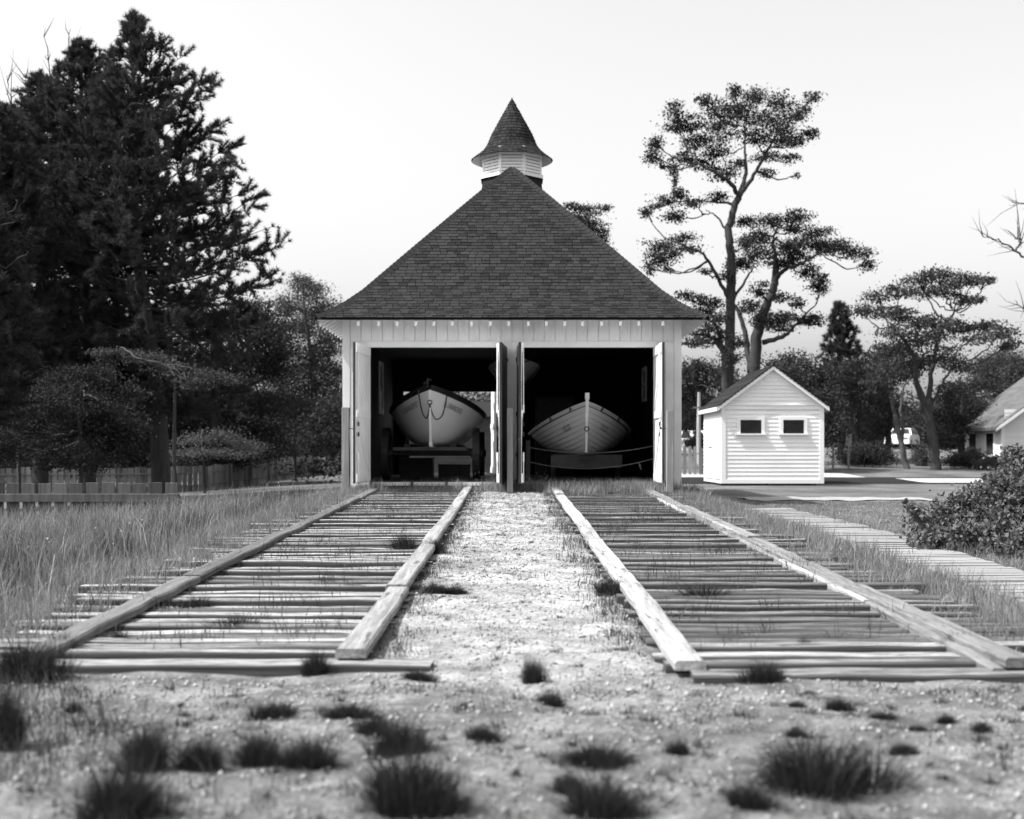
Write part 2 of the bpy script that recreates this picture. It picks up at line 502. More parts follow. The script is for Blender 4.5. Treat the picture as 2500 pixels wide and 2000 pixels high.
def make_track(label, xl, xr, ties_x, seed, y_front, front_x, tie_tone, rail_tone):
    rnd = random.Random(seed)
    root = thing('timber_track', label, 'boat track', ((xl[0] + xr[0]) / 2, 6.0, 0), 'weathered timber boat tracks')
    y = y_front
    first = True
    while y < 24.75:
        wid = rnd.uniform(0.115, 0.175)
        x0 = ties_x[0] + rnd.uniform(*((-0.22, 0.15) if ties_x[0] < -2 else (-.03, .06))); x1 = ties_x[1] + rnd.uniform(*((-0.15, 0.22) if ties_x[1] > 2 else (-.06, .03)))
        if first:
            x0, x1 = front_x
            wid = 0.20
        top = float(track_h(y)) - 0.048 + rnd.uniform(-0.035, 0.012)
        tb_ = tie_mesh(x0, x1, y, top, wid, 0.17 if first else 0.13, rnd, tie_tone)
        to_ = tb_.build('tie', 'tie_wood', root)
        to_.data.materials.append(M['tie_side_shade'])
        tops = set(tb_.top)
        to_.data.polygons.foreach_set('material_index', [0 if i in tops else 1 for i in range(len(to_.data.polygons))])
        y += 0.215 + rnd.uniform(-0.028, 0.03) + (0.03 if first else 0)
        first = False
    for side, (xn, xf) in (('l', xl), ('r', xr)):
        ya = y_front + 0.0 + (0.03 if side == 'l' else 0)
        while ya < 24.6:
            yb = min(ya + rnd.uniform(2.2, 3.9), 24.78)
            if 24.78 - yb < 1.0: yb = 24.78
            fa, fb = (ya - 5.8) / 19.0, (yb - 5.8) / 19.0
            rail_piece(xn + (xf - xn) * fa, ya, xn + (xf - xn) * fb, yb - 0.012, 0.155, 0.048, rnd.uniform(-0.004, 0.006), rnd, 'rail_timber', root, min(1, max(0, rail_tone[side] + rnd.gauss(0, .12))))
            ya = yb
    return root
trackL = make_track('left boat track of grey ties and planks leading to the black-topped lifeboat', (-2.40, -2.69), (-0.80, -0.885),
                    (-3.0, -0.73), 3, 6.16, (-2.95, -0.40), .62, {'l': .05, 'r': .55})
trackR = make_track('right boat track of darker ties leading to the lapstrake surfboat', (0.865, 0.845), (2.44, 2.63),
                    (0.76, 2.95), 8, 5.90, (0.86, 3.02), .10, {'l': .72, 'r': .36})
# the right track's outer rail sits on a lower stringer whose edge shows on the inner side
rnd = random.Random(4)
for ya, yb in ((5.9, 8.2), (8.22, 10.9), (10.92, 14.0), (14.02, 17.3), (17.32, 20.9), (20.92, 24.6)):
    fa, fb = (ya - 5.8) / 19.0, (yb - 5.8) / 19.0
    rail_piece(2.35 + 0.19 * fa, ya, 2.35 + 0.19 * fb, yb, 0.07, 0.07, -0.03, rnd, 'stringer', trackR)

# boardwalk on the right
bw_ = thing('boardwalk', 'narrow boardwalk of pale cross planks right of the tracks', 'boardwalk', (4.1, 14, gz(4.1, 14)))
rnd = random.Random(21)
y = 6.6
while y < 20.4:
    wd = 0.15
    xc = 4.06 + 0.012 * (y - 9) + 0.05 * math.sin(y * 0.5)
    hw = 0.40 + (0.0 if y < 20 else 0)
    zt = gz(xc, y) + 0.05 + rnd.uniform(-.005, .005)
    rot = Matrix.Translation((xc + rnd.uniform(-.015, .015), y, zt)) @ Matrix.Rotation(rnd.uniform(-.012, .012), 4, 'Z') @ Matrix.Rotation(rnd.uniform(-.012, .012), 4, 'Y')
    MB().box(-hw, hw, -wd / 2, wd / 2, -0.035, 0, rnd.random(), rot).build('plank', 'walk_wood', bw_)
    y += wd + 0.004

# ------------------------------------------------------------------ boathouse
BY0, BY1, BW = 25.0, 34.0, 3.42            # front wall, rear wall, half width
bh = thing('boathouse', 'white boathouse with steep shingled roof, round cupola and two open bays', 'boathouse', (0, BY0, 0))
FL = 0.44
OPEN = ((-2.89, -0.15), (0.15, 2.89))
TOP = 3.19
fw = MB()
for x0, x1 in ((-BW, -2.89), (-0.15, 0.15), (2.89, BW)):
    fw.box(x0, x1, BY0, BY0 + 0.12, 0.33, TOP)
fw.box(-BW, BW, BY0 + 0.002, BY0 + 0.118, TOP, 3.98)
front = fw.build('front_wall', 'white_paint', bh)
rnd = random.Random(5)
nb = 30
px0, px1 = -BW + 0.13, BW - 0.13
for i in range(nb):
    a = px0 + (px1 - px0) * i / nb; b = px0 + (px1 - px0) * (i + 1) / nb
    MB().box(a + 0.005, b - 0.005, BY0 - 0.022, BY0 - 0.001, TOP + 0.125, 3.97, rnd.random()).build('wall_board', 'white_paint', front)
for i, (a, b) in enumerate(((-3.29, -3.12), (-3.11, -2.95), (-0.14, 0.0), (0.008, 0.14), (2.95, 3.11), (3.12, 3.29))):
    MB().box(a, b, BY0 - 0.022, BY0 - 0.001, 0.34, TOP - 0.002 if abs(a) > 1 else TOP + 0.12, rnd.random()).build('wall_board', 'white_paint', front)
for (x0, x1) in OPEN:
    MB().box(x0 - 0.05, x1 + 0.05, BY0 - 0.04, BY0 - 0.002, TOP, TOP + 0.12).build('door_head', 'trim_white', front)
for s in (-1, 1):
    xa, xb = sorted((s * (BW - 0.125), s * (BW + 0.025)))
    MB().box(xa, xb, BY0 - 0.03, BY0 + 0.10, 0.33, 3.93).build('corner_board', 'white_paint', front)
for (x0, x1) in OPEN:
    for xx, s in ((x0, 1), (x1, -1)):
        xa, xb = sorted((xx, xx - s * 0.055))
        MB().box(xa, xb, BY0 - 0.035, BY0 - 0.024, 0.36, TOP - 0.003).build('door_jamb', 'trim_white', front)
for s in (-1, 1):
    xa, xb = sorted((s * (BW - 0.10), s * BW))
    MB().box(xa, xb, BY0 + 0.125, BY1, 0.33, 3.98).build('side_wall', 'white_paint', bh)
    xa, xb = sorted((s * (BW - 0.14), s * (BW - 0.101)))
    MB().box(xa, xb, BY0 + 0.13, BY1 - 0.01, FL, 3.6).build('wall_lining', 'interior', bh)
RO = (-3.0, -0.42)                          # rear opening of the left bay
rw = MB()
rw.box(-BW, RO[0], BY1, BY1 + 0.1, 0.2, 3.98); rw.box(RO[1], BW, BY1, BY1 + 0.1, 0.2, 3.98); rw.box(RO[0], RO[1], BY1 + .002, BY1 + 0.098, 2.73, 3.98)
rw.build('rear_wall', 'white_paint', bh)
rl = MB()
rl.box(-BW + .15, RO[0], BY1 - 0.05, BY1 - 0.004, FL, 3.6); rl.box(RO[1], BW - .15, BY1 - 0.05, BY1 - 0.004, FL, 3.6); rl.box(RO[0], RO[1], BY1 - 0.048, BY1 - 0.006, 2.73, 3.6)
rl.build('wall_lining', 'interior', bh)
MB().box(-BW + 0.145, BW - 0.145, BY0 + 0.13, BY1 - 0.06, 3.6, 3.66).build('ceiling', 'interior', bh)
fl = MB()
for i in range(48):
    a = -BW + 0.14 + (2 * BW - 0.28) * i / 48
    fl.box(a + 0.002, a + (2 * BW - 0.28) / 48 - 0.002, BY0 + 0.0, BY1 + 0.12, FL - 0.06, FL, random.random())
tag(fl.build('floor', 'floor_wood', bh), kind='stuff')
MB().box(-BW - 0.02, BW + 0.02, BY0 + 0.06, BY1 + 0.05, -0.2, 0.325).build('foundation', 'stone', bh)
for a, b, m_ in ((-2.83, -2.06, 'strip'), (-2.0, -1.36, 'strip'), (-1.30, -0.2, 'soffit_paint'), (0.2, 2.85, 'post_wood')):
    MB().box(a, b, BY0 - 0.10, BY0 - 0.005, FL - 0.06, FL + 0.01).build('threshold', m_, bh)

for s_, yc, z0, z1 in ((-1, 30.6, 2.0, 3.3), (1, 30.3, 2.3, 3.15)):          # dim windows on the inner side walls
    xi = s_ * (BW - 0.142)
    fr_ = MB()
    for a, b, c, d in ((yc - .42, yc - .34, z0, z1), (yc + .34, yc + .42, z0, z1), (yc - .339, yc + .339, z0, z0 + .08), (yc - .339, yc + .339, z1 - .08, z1), (yc - .339, yc + .339, (z0 + z1) / 2 - .02, (z0 + z1) / 2 + .02)):
        xa, xb = sorted((xi, xi - s_ * .04))
        fr_.box(xa, xb, a, b, c, d)
    wf_ = fr_.build('window', 'soffit_paint', bh)
    xa, xb = sorted((xi, xi - s_ * .012))
    MB().box(xa, xb, yc - .338, yc + .338, z0 + .081, z1 - .081).build('pane', 'glass', wf_)

# roof
T_S = [0.0, 0.25, 0.5, 0.85, 1.2, 1.7, 2.165, 2.96, 3.88]
Z_S = [3.73, 3.875, 4.05, 4.36, 4.74, 5.28, 5.78, 6.63, 7.6]
EY0, EY1, EW = 24.45, 34.55, 3.90
zp = lambda tt: float(np.interp(tt, T_S, Z_S))
rf = MB()
ts = list(np.linspace(0, 1.2, 9)) + list(np.linspace(1.5, 3.88, 8))
for off, flip in ((0.0, False),):
    for k in range(len(ts) - 1):
        a, b = ts[k], ts[k + 1]
        za, zb = zp(a), zp(b)
        A = [(-EW + a, EY0 + a, za), (EW - a, EY0 + a, za), (EW - a, EY1 - a, za), (-EW + a, EY1 - a, za)]
        B = [(-EW + b, EY0 + b, zb), (EW - b, EY0 + b, zb), (EW - b, EY1 - b, zb), (-EW + b, EY1 - b, zb)]
        for i in range(4):
            j = (i + 1) % 4
            rf.add([A[i], A[j], B[j], B[i]], [(0, 1, 2, 3)], 0.5)
roof = rf.build('roof', 'shingle_deck', bh)
# underside and edge
sf = MB()
A = [(-EW + .01, EY0 + .01, 3.69), (EW - .01, EY0 + .01, 3.69), (EW - .01, EY1 - .01, 3.69), (-EW + .01, EY1 - .01, 3.69)]
B = [(-BW, BY0, 3.975), (BW, BY0, 3.975), (BW, BY1, 3.975), (-BW, BY1, 3.975)]
for i in range(4):
    j = (i + 1) % 4
    sf.add([A[i], A[j], B[j], B[i]], [(0, 3, 2, 1)], 0.5)
sf.build('soffit', 'soffit_paint', bh)
for (x0, x1, y0, y1) in ((-EW, EW, EY0, EY0 + .012), (-EW, EW, EY1 - .012, EY1), (-EW, -EW + .012, EY0 + .013, EY1 - .013), (EW - .012, EW, EY0 + .013, EY1 - .013)):
    MB().box(x0, x1, y0, y1, 3.69, 3.728).build('eave_edge', 'shingle_deck', bh)
RAFT = [874, 924, 969, 1015, 1059, 1104, 1151, 1197, 1242, 1290, 1334, 1379, 1422.5, 1469, 1515, 1560, 1619]
for u in RAFT:
    x = XU(u, EY0)
    MB().add([(x + dx, y, z + dz) for dx in (-.026, .026) for (y, z, dz) in ((EY0 + .02, 3.575, 0), (EY0 + .02, 3.663, 0), (BY0 - .03, 3.87, 0), (BY0 - .03, 3.96, 0))],
             [(0, 1, 3, 2), (4, 6, 7, 5), (0, 4, 5, 1), (2, 3, 7, 6), (0, 2, 6, 4), (1, 5, 7, 3)]).build('rafter_tail', 'trim_white', bh)
for s in (-1, 1):
    for i in range(23):
        y = EY0 + 0.35 + i * 0.42
        MB().add([(s * xx, y + dy, z) for dy in (-.026, .026) for (xx, z) in ((EW - .02, 3.60), (EW - .02, 3.663), (BW + .03, 3.87), (BW + .03, 3.95))],
                 [(0, 1, 3, 2), (4, 6, 7, 5), (0, 4, 5, 1), (2, 3, 7, 6), (0, 2, 6, 4), (1, 5, 7, 3)]).build('rafter_tail', 'soffit_paint', bh)

# shingles of the front slope: courses laid along the flared profile
NV = 12
def shingle_proto(tone):
    return MB().add([(-.5, 0, .18), (.5, 0, .18), (.5, 1, 0.0), (-.5, 1, 0.0), (-.5, 0, 1.0), (.5, 0, 1.0), (.5, 1, .12), (-.5, 1, .12)],
                    [(3, 2, 1, 0), (4, 5, 6, 7), (0, 1, 5, 4), (1, 2, 6, 5), (2, 3, 7, 6), (3, 0, 4, 7)], tone).mesh('shingle')
protos = []
for i in range(NV):
    me = shingle_proto(min(1, max(0, 0.45 + 0.5 * random.gauss(0, 0.55))))
    me.materials.append(M['shingle'])
    protos.append(me)
tt = np.linspace(0, 3.86, 2000)
zz = np.interp(tt, T_S, Z_S)
arc = np.concatenate([[0], np.cumsum(np.hypot(np.diff(tt), np.diff(zz)))])
EXP, TH = 0.104, 0.020
ncourse = int(arc[-1] / EXP)
indiv, rest = [], MB()
rnd = random.Random(17)
for c in range(ncourse + 1):
    s0 = c * EXP
    tc = float(np.interp(s0, arc, tt)); zc = zp(tc)
    sl = math.atan2(zp(min(tc + .12, 3.88)) - zp(max(tc, 0)), 0.12)
    half = EW - tc - 0.03
    x = -half + rnd.uniform(-0.12, 0)
    while x < half:
        wd = rnd.uniform(0.12, 0.24)
        a, b = max(x, -half), min(x + wd, half)
        x += wd
        if b - a < 0.02: continue
        yo = rnd.uniform(-0.006, 0.006)
        mtx = (Matrix.Translation(((a + b) / 2, EY0 + tc - 0.02 * math.cos(sl) + yo * math.cos(sl), zc - 0.02 * math.sin(sl) + 0.004 + yo * math.sin(sl)))
               @ Matrix.Rotation(sl, 4, 'X') @ Matrix.Diagonal((b - a - 0.011, EXP * 1.75, TH * rnd.uniform(0.9, 1.25), 1)))
        indiv.append((c, mtx, rnd.randrange(NV)))
lo_c = 14
big = [q for q in indiv if q[0] >= lo_c][:300]
ids = set(id(q) for q in big)
for q in indiv:
    if id(q) in ids:
        o = link('shingle', protos[q[2]], None, roof)
        o.matrix_local = q[1]
    else:
        me = protos[q[2]]
        rest.add([q[1] @ v.co for v in me.vertices], [tuple(p.vertices) for p in me.polygons], me.attributes['tone'].data[0].value)
tag(rest.build('shingle', 'shingle', roof), kind='stuff')
# hip caps
cap = MB().add([(-.09, 0, -.075), (0, 0, .02), (.09, 0, -.075), (-.09, .24, -.095), (0, .24, 0), (.09, .24, -.095),
                (-.09, 0, -.10), (0, 0, -.008), (.09, 0, -.10)],
               [(0, 3, 4, 1), (1, 4, 5, 2), (6, 0, 1, 7), (7, 1, 2, 8), (0, 6, 3), (2, 5, 8)], 0.62)
capmesh = cap.mesh('hip_cap'); capmesh.materials.append(M['shingle'])
for s in (-1, 1):
    ln = 0.0
    pts3 = [Vector((s * (EW - a), EY0 + a, zp(a))) for a in np.linspace(0, 3.86, 800)]
    acc, nxt = 0.0, 0.0
    for i in range(1, len(pts3)):
        acc += (pts3[i] - pts3[i - 1]).length
        if acc >= nxt and i + 12 < len(pts3):
            nxt += 0.125
            d = (pts3[min(i + 12, len(pts3) - 1)] - pts3[max(i - 2, 0)]).normalized()
            up = Vector((s * .5, -.5, 1.0)); sd = d.cross(up).normalized(); up = sd.cross(d).normalized()
            o = link('hip_cap', capmesh, None, roof)
            o.matrix_local = Matrix.Translation(pts3[i] + up * .045) @ Matrix((sd, d, up)).transposed().to_4x4()

# cupola
CX, CY = 0.0, 29.5
cu = MB()
def ring(rad, z, n=8, ph=math.pi / 8):
    return [(CX + rad * math.sin(2 * math.pi * k / n + ph), CY - rad * math.cos(2 * math.pi * k / n + ph), z) for k in range(n)]
def loft(b, rings, tone=0.5):
    n = len(rings[0])
    vs = [p for r_ in rings for p in r_]
    fs = []
    for i in range(len(rings) - 1):
        for k in range(n):
            fs.append((i * n + k, i * n + (k + 1) % n, (i + 1) * n + (k + 1) % n, (i + 1) * n + k))
    return b.add(vs, fs, tone)
loft(cu, [ring(0.86, 6.75), ring(0.80, 7.16), ring(0.745, 7.56)])
cup = cu.build('cupola', 'shingle', bh)
sk = MB()
for c in range(7):
    z0 = 6.9 + c * 0.098
    r0 = 0.855 - 0.155 * (c * 0.098 + .15) / .81 + 0.02
    pts_b, pts_t = ring(r0 + .018, z0), ring(r0 - .012, z0 + .11)
    for k in range(8):
        for q in range(4):
            f0, f1 = q / 4 + .008, (q + 1) / 4 - .008
            A0 = Vector(pts_b[k]).lerp(Vector(pts_b[(k + 1) % 8]), f0); A1 = Vector(pts_b[k]).lerp(Vector(pts_b[(k + 1) % 8]), f1)
            B0 = Vector(pts_t[k]).lerp(Vector(pts_t[(k + 1) % 8]), f0); B1 = Vector(pts_t[k]).lerp(Vector(pts_t[(k + 1) % 8]), f1)
            cc = Vector((CX, CY, z0))
            i0 = A0 + (cc - A0).normalized() * .02; i1 = A1 + (cc - A1).normalized() * .02
            sk.add([A0, A1, B1, B0, i0, i1], [(0, 1, 2, 3), (4, 5, 1, 0)], rnd.random())
tag(sk.build('shingle', 'shingle', cup), kind='stuff')
loft(MB(), [ring(0.80, 7.555), ring(0.80, 7.64), ring(0.72, 7.66)]).build('cupola_sill', 'trim_white', cup)
loft(MB(), [ring(0.64, 7.6), ring(0.64, 8.3)]).build('cupola_core', 'interior', cup)
for c in range(6):
    z0 = 7.67 + c * 0.074
    loft(MB(), [ring(0.745, z0), ring(0.745, z0 + .052), ring(0.665, z0 + .105), ring(0.665, z0 + .09), ring(0.745, z0)]).build('louvre_slat', 'trim_white', cup)
for k, p in enumerate(ring(0.715, 7.66)):
    a = 2 * math.pi * k / 8 + math.pi / 8
    mm = Matrix.Translation(p) @ Matrix.Rotation(a, 4, 'Z')
    MB().box(-.035, .035, -.035, .035, 0, 0.50, .5, mm).build('cupola_post', 'trim_white', cup)
loft(MB(), [ring(0.70, 8.11), ring(0.745, 8.115), ring(0.76, 8.24), ring(0.70, 8.26)]).build('cupola_frieze', 'trim_white', cup)
# cone: profile radius by height
C_R = [0.965, 0.93, 0.80, 0.66, 0.585, 0.50, 0.0]
C_Z = [8.045, 8.075, 8.17, 8.30, 8.42, 8.64, 9.56]
cr = lambda z: float(np.interp(z, C_Z, C_R))
co = loft(MB(), [ring(cr(z) - 0.004 if cr(z) > .01 else 0.0, z, 40, 0) for z in np.linspace(8.045, 9.555, 30)])
cone = co.build('cone_roof', 'shingle_deck', cup)
loft(MB(), [ring(0.74, 8.20, 40, 0), ring(0.955, 8.035, 40, 0)]).build('cone_soffit', 'soffit_paint', cup)
cs = MB()
arcz = np.linspace(8.045, 9.53, 600)
acc = np.concatenate([[0], np.cumsum(np.hypot(np.diff(arcz), np.diff([cr(z) for z in arcz])))])
nc = 20
for c in range(nc):
    s0 = acc[-1] * c / nc
    z0 = float(np.interp(s0, acc, arcz)); z1 = float(np.interp(min(s0 + acc[-1] / nc * 1.25, acc[-1]), acc, arcz))
    r0, r1 = cr(z0), cr(z1)
    n = max(7, int(2 * math.pi * r0 / 0.115))
    ph = rnd.random() * 6
    for k in range(n):
        a0 = 2 * math.pi * (k + .04) / n + ph; a1 = 2 * math.pi * (k + .96) / n + ph
        up = 0.016
        def pp(a, r_, z): return (CX + r_ * math.sin(a), CY - r_ * math.cos(a), z)
        cs.add([pp(a0, r0 + up, z0 + .006), pp(a1, r0 + up, z0 + .006), pp(a1, r1 + .004, z1), pp(a0, r1 + .004, z1), pp(a0, r0 - .01, z0), pp(a1, r0 - .01, z0)],
               [(0, 1, 2, 3), (4, 5, 1, 0)], rnd.random())
tag(cs.build('shingle', 'shingle', cup), kind='stuff')
MB().tube([(CX, CY, 9.45), (CX, CY, 9.58)], [0.05, 0.004], 10).build('cone_cap', 'shingle_deck', cup)

# door leaves: local x = width from the hinge, y = towards the inner (white) face, z up
def leaf(hx, ang, inner_side, rear=False, w_=1.30):
    """ang: direction of the leaf from the hinge in the XY plane; inner_side: +1/-1 which side is white"""
    y = BY0 - 0.045 if not rear else BY1 + 0.13
    d = Vector((math.cos(ang), math.sin(ang), 0)); nrm = Vector((-d.y, d.x, 0)) * inner_side
    mtx = Matrix.Translation((hx, y, 0)) @ Matrix((d, nrm, Vector((0, 0, 1)))).transposed().to_4x4()
    z0, z1 = FL + 0.012, TOP - 0.012
    core = MB().box(0, w_, -0.035, 0.012, z0, z1, .5, mtx).build('door', 'door_dark' if not rear else 'white_paint', bh)
    nbd = 6
    for i in range(nbd):
        MB().box(0.004 + w_ * i / nbd, w_ * (i + 1) / nbd - 0.006, 0.013, 0.022, z0 + .004, z1 - .004, random.random(), mtx).build('door_board', 'white_paint', core)
    for (a, b) in ((z0 + .02, z0 + .19), (z0 + 1.28, z0 + 1.42), (z1 - .19, z1 - .02)):
        MB().box(0.02, w_ - 0.006, 0.0225, 0.045, a, b, .5, mtx).build('brace', 'white_paint', core)
    for (a, b) in ((z0 + .20, z0 + 1.27), (z0 + 1.43, z1 - .20)):
        MB().add([mtx @ Vector(p) for p in ((0.03, .0225, a), (0.17, .0225, a), (w_ - .03, .0225, b), (w_ - .17, .0225, b), (0.03, .042, a), (0.17, .042, a), (w_ - .03, .042, b), (w_ - .17, .042, b))],
                 [(3, 2, 1, 0), (4, 5, 6, 7), (0, 1, 5, 4), (1, 2, 6, 5), (2, 3, 7, 6), (3, 0, 4, 7)]).build('brace', 'white_paint', core)
    if not rear:
        for zc in (z0 + 0.55, z0 + 1.38, z1 - 0.25):
            MB().box(-0.03, 0.30, -0.052, -0.0355, zc - .035, zc + .035, .5, mtx).build('hinge_strap', 'iron', core)
        for zc in (z0 + 0.95, z0 + 1.15):
            MB().box(w_ - 0.10, w_ - 0.05, 0.046, 0.07, zc - .04, zc + .04, .5, mtx).build('latch', 'iron', core)
        b = MB()
        b.tube([mtx @ Vector((w_ - .07, .06, z0 + 1.50)), mtx @ Vector((w_ - .07, .06, z1 - .02))], 0.010, 6)
        b.tube([mtx @ Vector((w_ - .07, .06, z0 + .02)), mtx @ Vector((w_ - .07, .06, z0 + .55))], 0.010, 6)
        b.box(w_ - .10, w_ - .04, .046, .075, z0 + 1.36, z0 + 1.52, .5, mtx); b.box(w_ - .10, w_ - .04, .046, .075, z0 + .42, z0 + .60, .5, mtx)
        b.build('bolt_rod', 'trim_white', core)
    return core
leaf(-2.91, R(-95.2), 1)
leaf(-0.13, R(-94.5), -1)
leaf(0.13, R(-88.5), 1)
leaf(2.91, R(-90.3), -1)
leaf(-0.40, R(98), 1, rear=True)

# posts in front with the hooks that hold the doors back
def holdpost(u0, u1, Yp, vtop, label, hook):
    x0, x1 = XU(u0, Yp), XU(u1, Yp)
    zt = CAM_H + (VH - vtop) / F * Yp
    xc = (x0 + x1) / 2
    root = thing('timber_post', label, 'post', (xc, Yp, gz(xc, Yp)), 'weathered posts before the boathouse doors')
    b = MB()
    n = 7; vs = []
    for i in range(n):
        z = gz(xc, Yp) - 0.2 + (zt - gz(xc, Yp) + 0.2) * i / (n - 1)
        for (dx, dy) in ((x0 - xc, -.065), (x1 - xc, -.065), (x1 - xc, .065), (x0 - xc, .065)):
            vs.append((xc + dx * random.uniform(.95, 1.04), Yp + dy * random.uniform(.95, 1.04), z))
    fs = [(3, 2, 1, 0), tuple((n - 1) * 4 + k for k in range(4))]
    for i in range(n - 1):
        for k in range(4):
            fs.append((i * 4 + k, i * 4 + (k + 1) % 4, (i + 1) * 4 + (k + 1) % 4, (i + 1) * 4 + k))
    b.add(vs, fs)
    b.build('post', 'post_wood', root, bevel=0.006)
    if hook:
        s = hook
        xe = x1 if s > 0 else x0
        h = MB()
        h.tube([(xe, Yp - .02, 1.515), (xe + s * .09, Yp - .02, 1.51), (xe + s * .12, Yp - .02, 1.53)], 0.008, 6)
        h.tube([(xe + s * .10, Yp - .02, 1.50), (xe + s * .13, Yp - .02, 1.55)], 0.016, 6)
        h.build('hook', 'iron', root)
holdpost(835, 853, 23.75, 995, 'left grey timber post, hooked to the outermost left door', 1)
holdpost(1238, 1252.5, 23.9, 997, 'middle grey timber post between the two boathouse bays', 0)
holdpost(1627, 1643, 23.6, 1003, 'right grey timber post, hooked to the sunlit white door', -1)

# ------------------------------------------------------------------ boats
class Hull:
    def __init__(s, xc, y0, L, B, zs0, rise, zk0, rocker, rake, full=2.3, flare=0.52, vee=1.0):
        s.__dict__.update(locals())
    def pt(s, u, wv, side, off=0.0):
        """u along the length (0 bow), wv girth from keel 0 to sheer 1"""
        e = abs(2 * u - 1)
        half = s.B * max(0.0, 1 - e ** s.full) ** 0.85
        zs = s.zs0 + s.rise * e ** 2.4
        zk = s.zk0 + s.rocker * e ** 4
        mid = wv ** s.flare                       # round bilge amidships
        bow = wv ** (0.95 * s.vee)                # V at the ends
        k = e ** 5
        xx = half * (mid * (1 - k) + bow * k)
        zc = 0.0
        z = zk + (zs - zk) * (wv ** 1.25 * (1 - k) + wv * k)
        lean = s.rake * (1 - wv) * (1 if u < .5 else -1) * ss(0.6, 1.0, e)
        y = s.y0 + s.L * u + float(lean)
        return Vector((s.xc + side * (xx + off + 0.012), y, z))
def hull_patch(h, side, w0, w1, off0, off1, nu=40, nw=6, u0=0.0, u1=1.0):
    vs, fs = [], []
    us = [0.5 - 0.5 * math.cos(math.pi * (u0 + (u1 - u0) * i / nu)) for i in range(nu + 1)]
    for i, u in enumerate(us):
        for j in range(nw + 1):
            f = j / nw
            taper = min(1.0, 8 * u + 0.25, 8 * (1 - u) + 0.25)
            vs.append(h.pt(u, w0 + (w1 - w0) * f, side, (off0 + (off1 - off0) * f) * taper))
    for i in range(nu):
        for j in range(nw):
            q = (i * (nw + 1) + j, (i + 1) * (nw + 1) + j, (i + 1) * (nw + 1) + j + 1, i * (nw + 1) + j + 1)
            fs.append(q if side > 0 else q[::-1])
    return vs, fs
def text_mesh(body):
    cu = bpy.data.curves.new('lettering', 'FONT')
    cu.body = body
    cu.size = 1.0
    cu.fill_mode = 'FRONT'
    cu.resolution_u = 3
    o = bpy.data.objects.new('lettering', cu)
    COL.objects.link(o)
    dg = bpy.context.evaluated_depsgraph_get()
    me = bpy.data.meshes.new_from_object(o.evaluated_get(dg))
    bpy.data.objects.remove(o)
    bm = bmesh.new(); bm.from_mesh(me)
    bmesh.ops.triangulate(bm, faces=bm.faces[:])
    for _ in range(3):
        es = [e for e in bm.edges if e.calc_length() > 0.16]
        if not es: break
        bmesh.ops.subdivide_edges(bm, edges=es, cuts=1)
    bmesh.ops.triangulate(bm, faces=bm.faces[:])
    V = [v.co.copy() for v in bm.verts]
    bm.verts.index_update()
    Fs = [tuple(v.index for v in f.verts) for f in bm.faces]
    bm.free()
    return V, Fs
def hull_text(h, body, side, ua, ub, wlo, whi, off, parent):
    """lettering wrapped on the planking between ua and ub (left to right as read)"""
    V, Fs = text_mesh(body)
    xs = [v.x for v in V]; ys = [v.y for v in V]
    x0, x1, y0, y1 = min(xs), max(xs), min(ys), max(ys)
    out = []
    for v in V:
        f = (v.x - x0) / (x1 - x0)
        u = ua + (ub - ua) * f
        wv = wlo + (whi - wlo) * (v.y - y0) / (y1 - y0)
        out.append(h.pt(u, wv, side, off))
    MB().add(out, Fs).build('lettering', 'letter_black', parent)
def ring_mesh(c, rad, th, m, parent, name='bow_ring', n=20):
    pts = [(c[0] + rad * math.cos(2 * math.pi * k / n), c[1], c[2] + rad * math.sin(2 * math.pi * k / n)) for k in range(n + 1)]
    MB().tube(pts, th, 8, cap=False).build(name, m, parent, smooth=True)

# left: smooth-planked lifeboat with a black top strake
H1 = Hull(-1.725, 25.75, 7.2, 1.06, 1.93, 0.50, 1.16, 0.14, 0.30, full=3.2, flare=.42)
b1 = thing('lifeboat', 'large smooth white lifeboat with black top strake and draped bow rope', 'lifeboat', (-1.775, 30, 1.1))
hv = MB()
for s in (-1, 1):
    hv.add(*hull_patch(H1, s, 0.0, 0.935, 0, 0, 56, 22))
hv.build('hull', 'hull_white', b1, smooth=True)
hv = MB()
for s in (-1, 1):
    hv.add(*hull_patch(H1, s, 0.937, 1.0, 0.018, 0.03, 56, 3))
hv.build('top_strake', 'hull_black', b1, smooth=True)
gw = MB()
for s in (-1, 1):
    gw.tube([H1.pt(0.5 - 0.5 * math.cos(math.pi * i / 40), 1.0, s, 0.01) + Vector((0, 0, .012)) for i in range(41)], 0.034, 8)
gw.build('gunwale', 'hull_black', b1, smooth=True)
st = MB()
pts = [H1.pt(0.0, wv, 1) * 0.5 + H1.pt(0.0, wv, -1) * 0.5 for wv in np.linspace(0, 0.94, 12)]
for i in range(len(pts) - 1):
    p, q = pts[i], pts[i + 1]
    st.add([(p.x - .024, p.y - .03, p.z), (p.x + .024, p.y - .03, p.z), (q.x + .024, q.y - .03, q.z), (q.x - .024, q.y - .03, q.z),
            (p.x - .03, p.y + .03, p.z), (p.x + .03, p.y + .03, p.z), (q.x + .03, q.y + .03, q.z), (q.x - .03, q.y + .03, q.z)],
           [(0, 1, 2, 3), (4, 0, 3, 7), (1, 5, 6, 2)])
st.build('stem', 'hull_white', b1)
kl = MB()
kp = [H1.pt(u, 0.0, 1) * .5 + H1.pt(u, 0.0, -1) * .5 for u in np.linspace(0, 1, 20)]
for p, q in zip(kp[:-1], kp[1:]):
    kl.box(p.x - .03, p.x + .03, p.y, q.y, min(p.z, q.z) - .07, max(p.z, q.z) + .01)
kl.build('keel', 'hull_white', b1)
dk = MB()
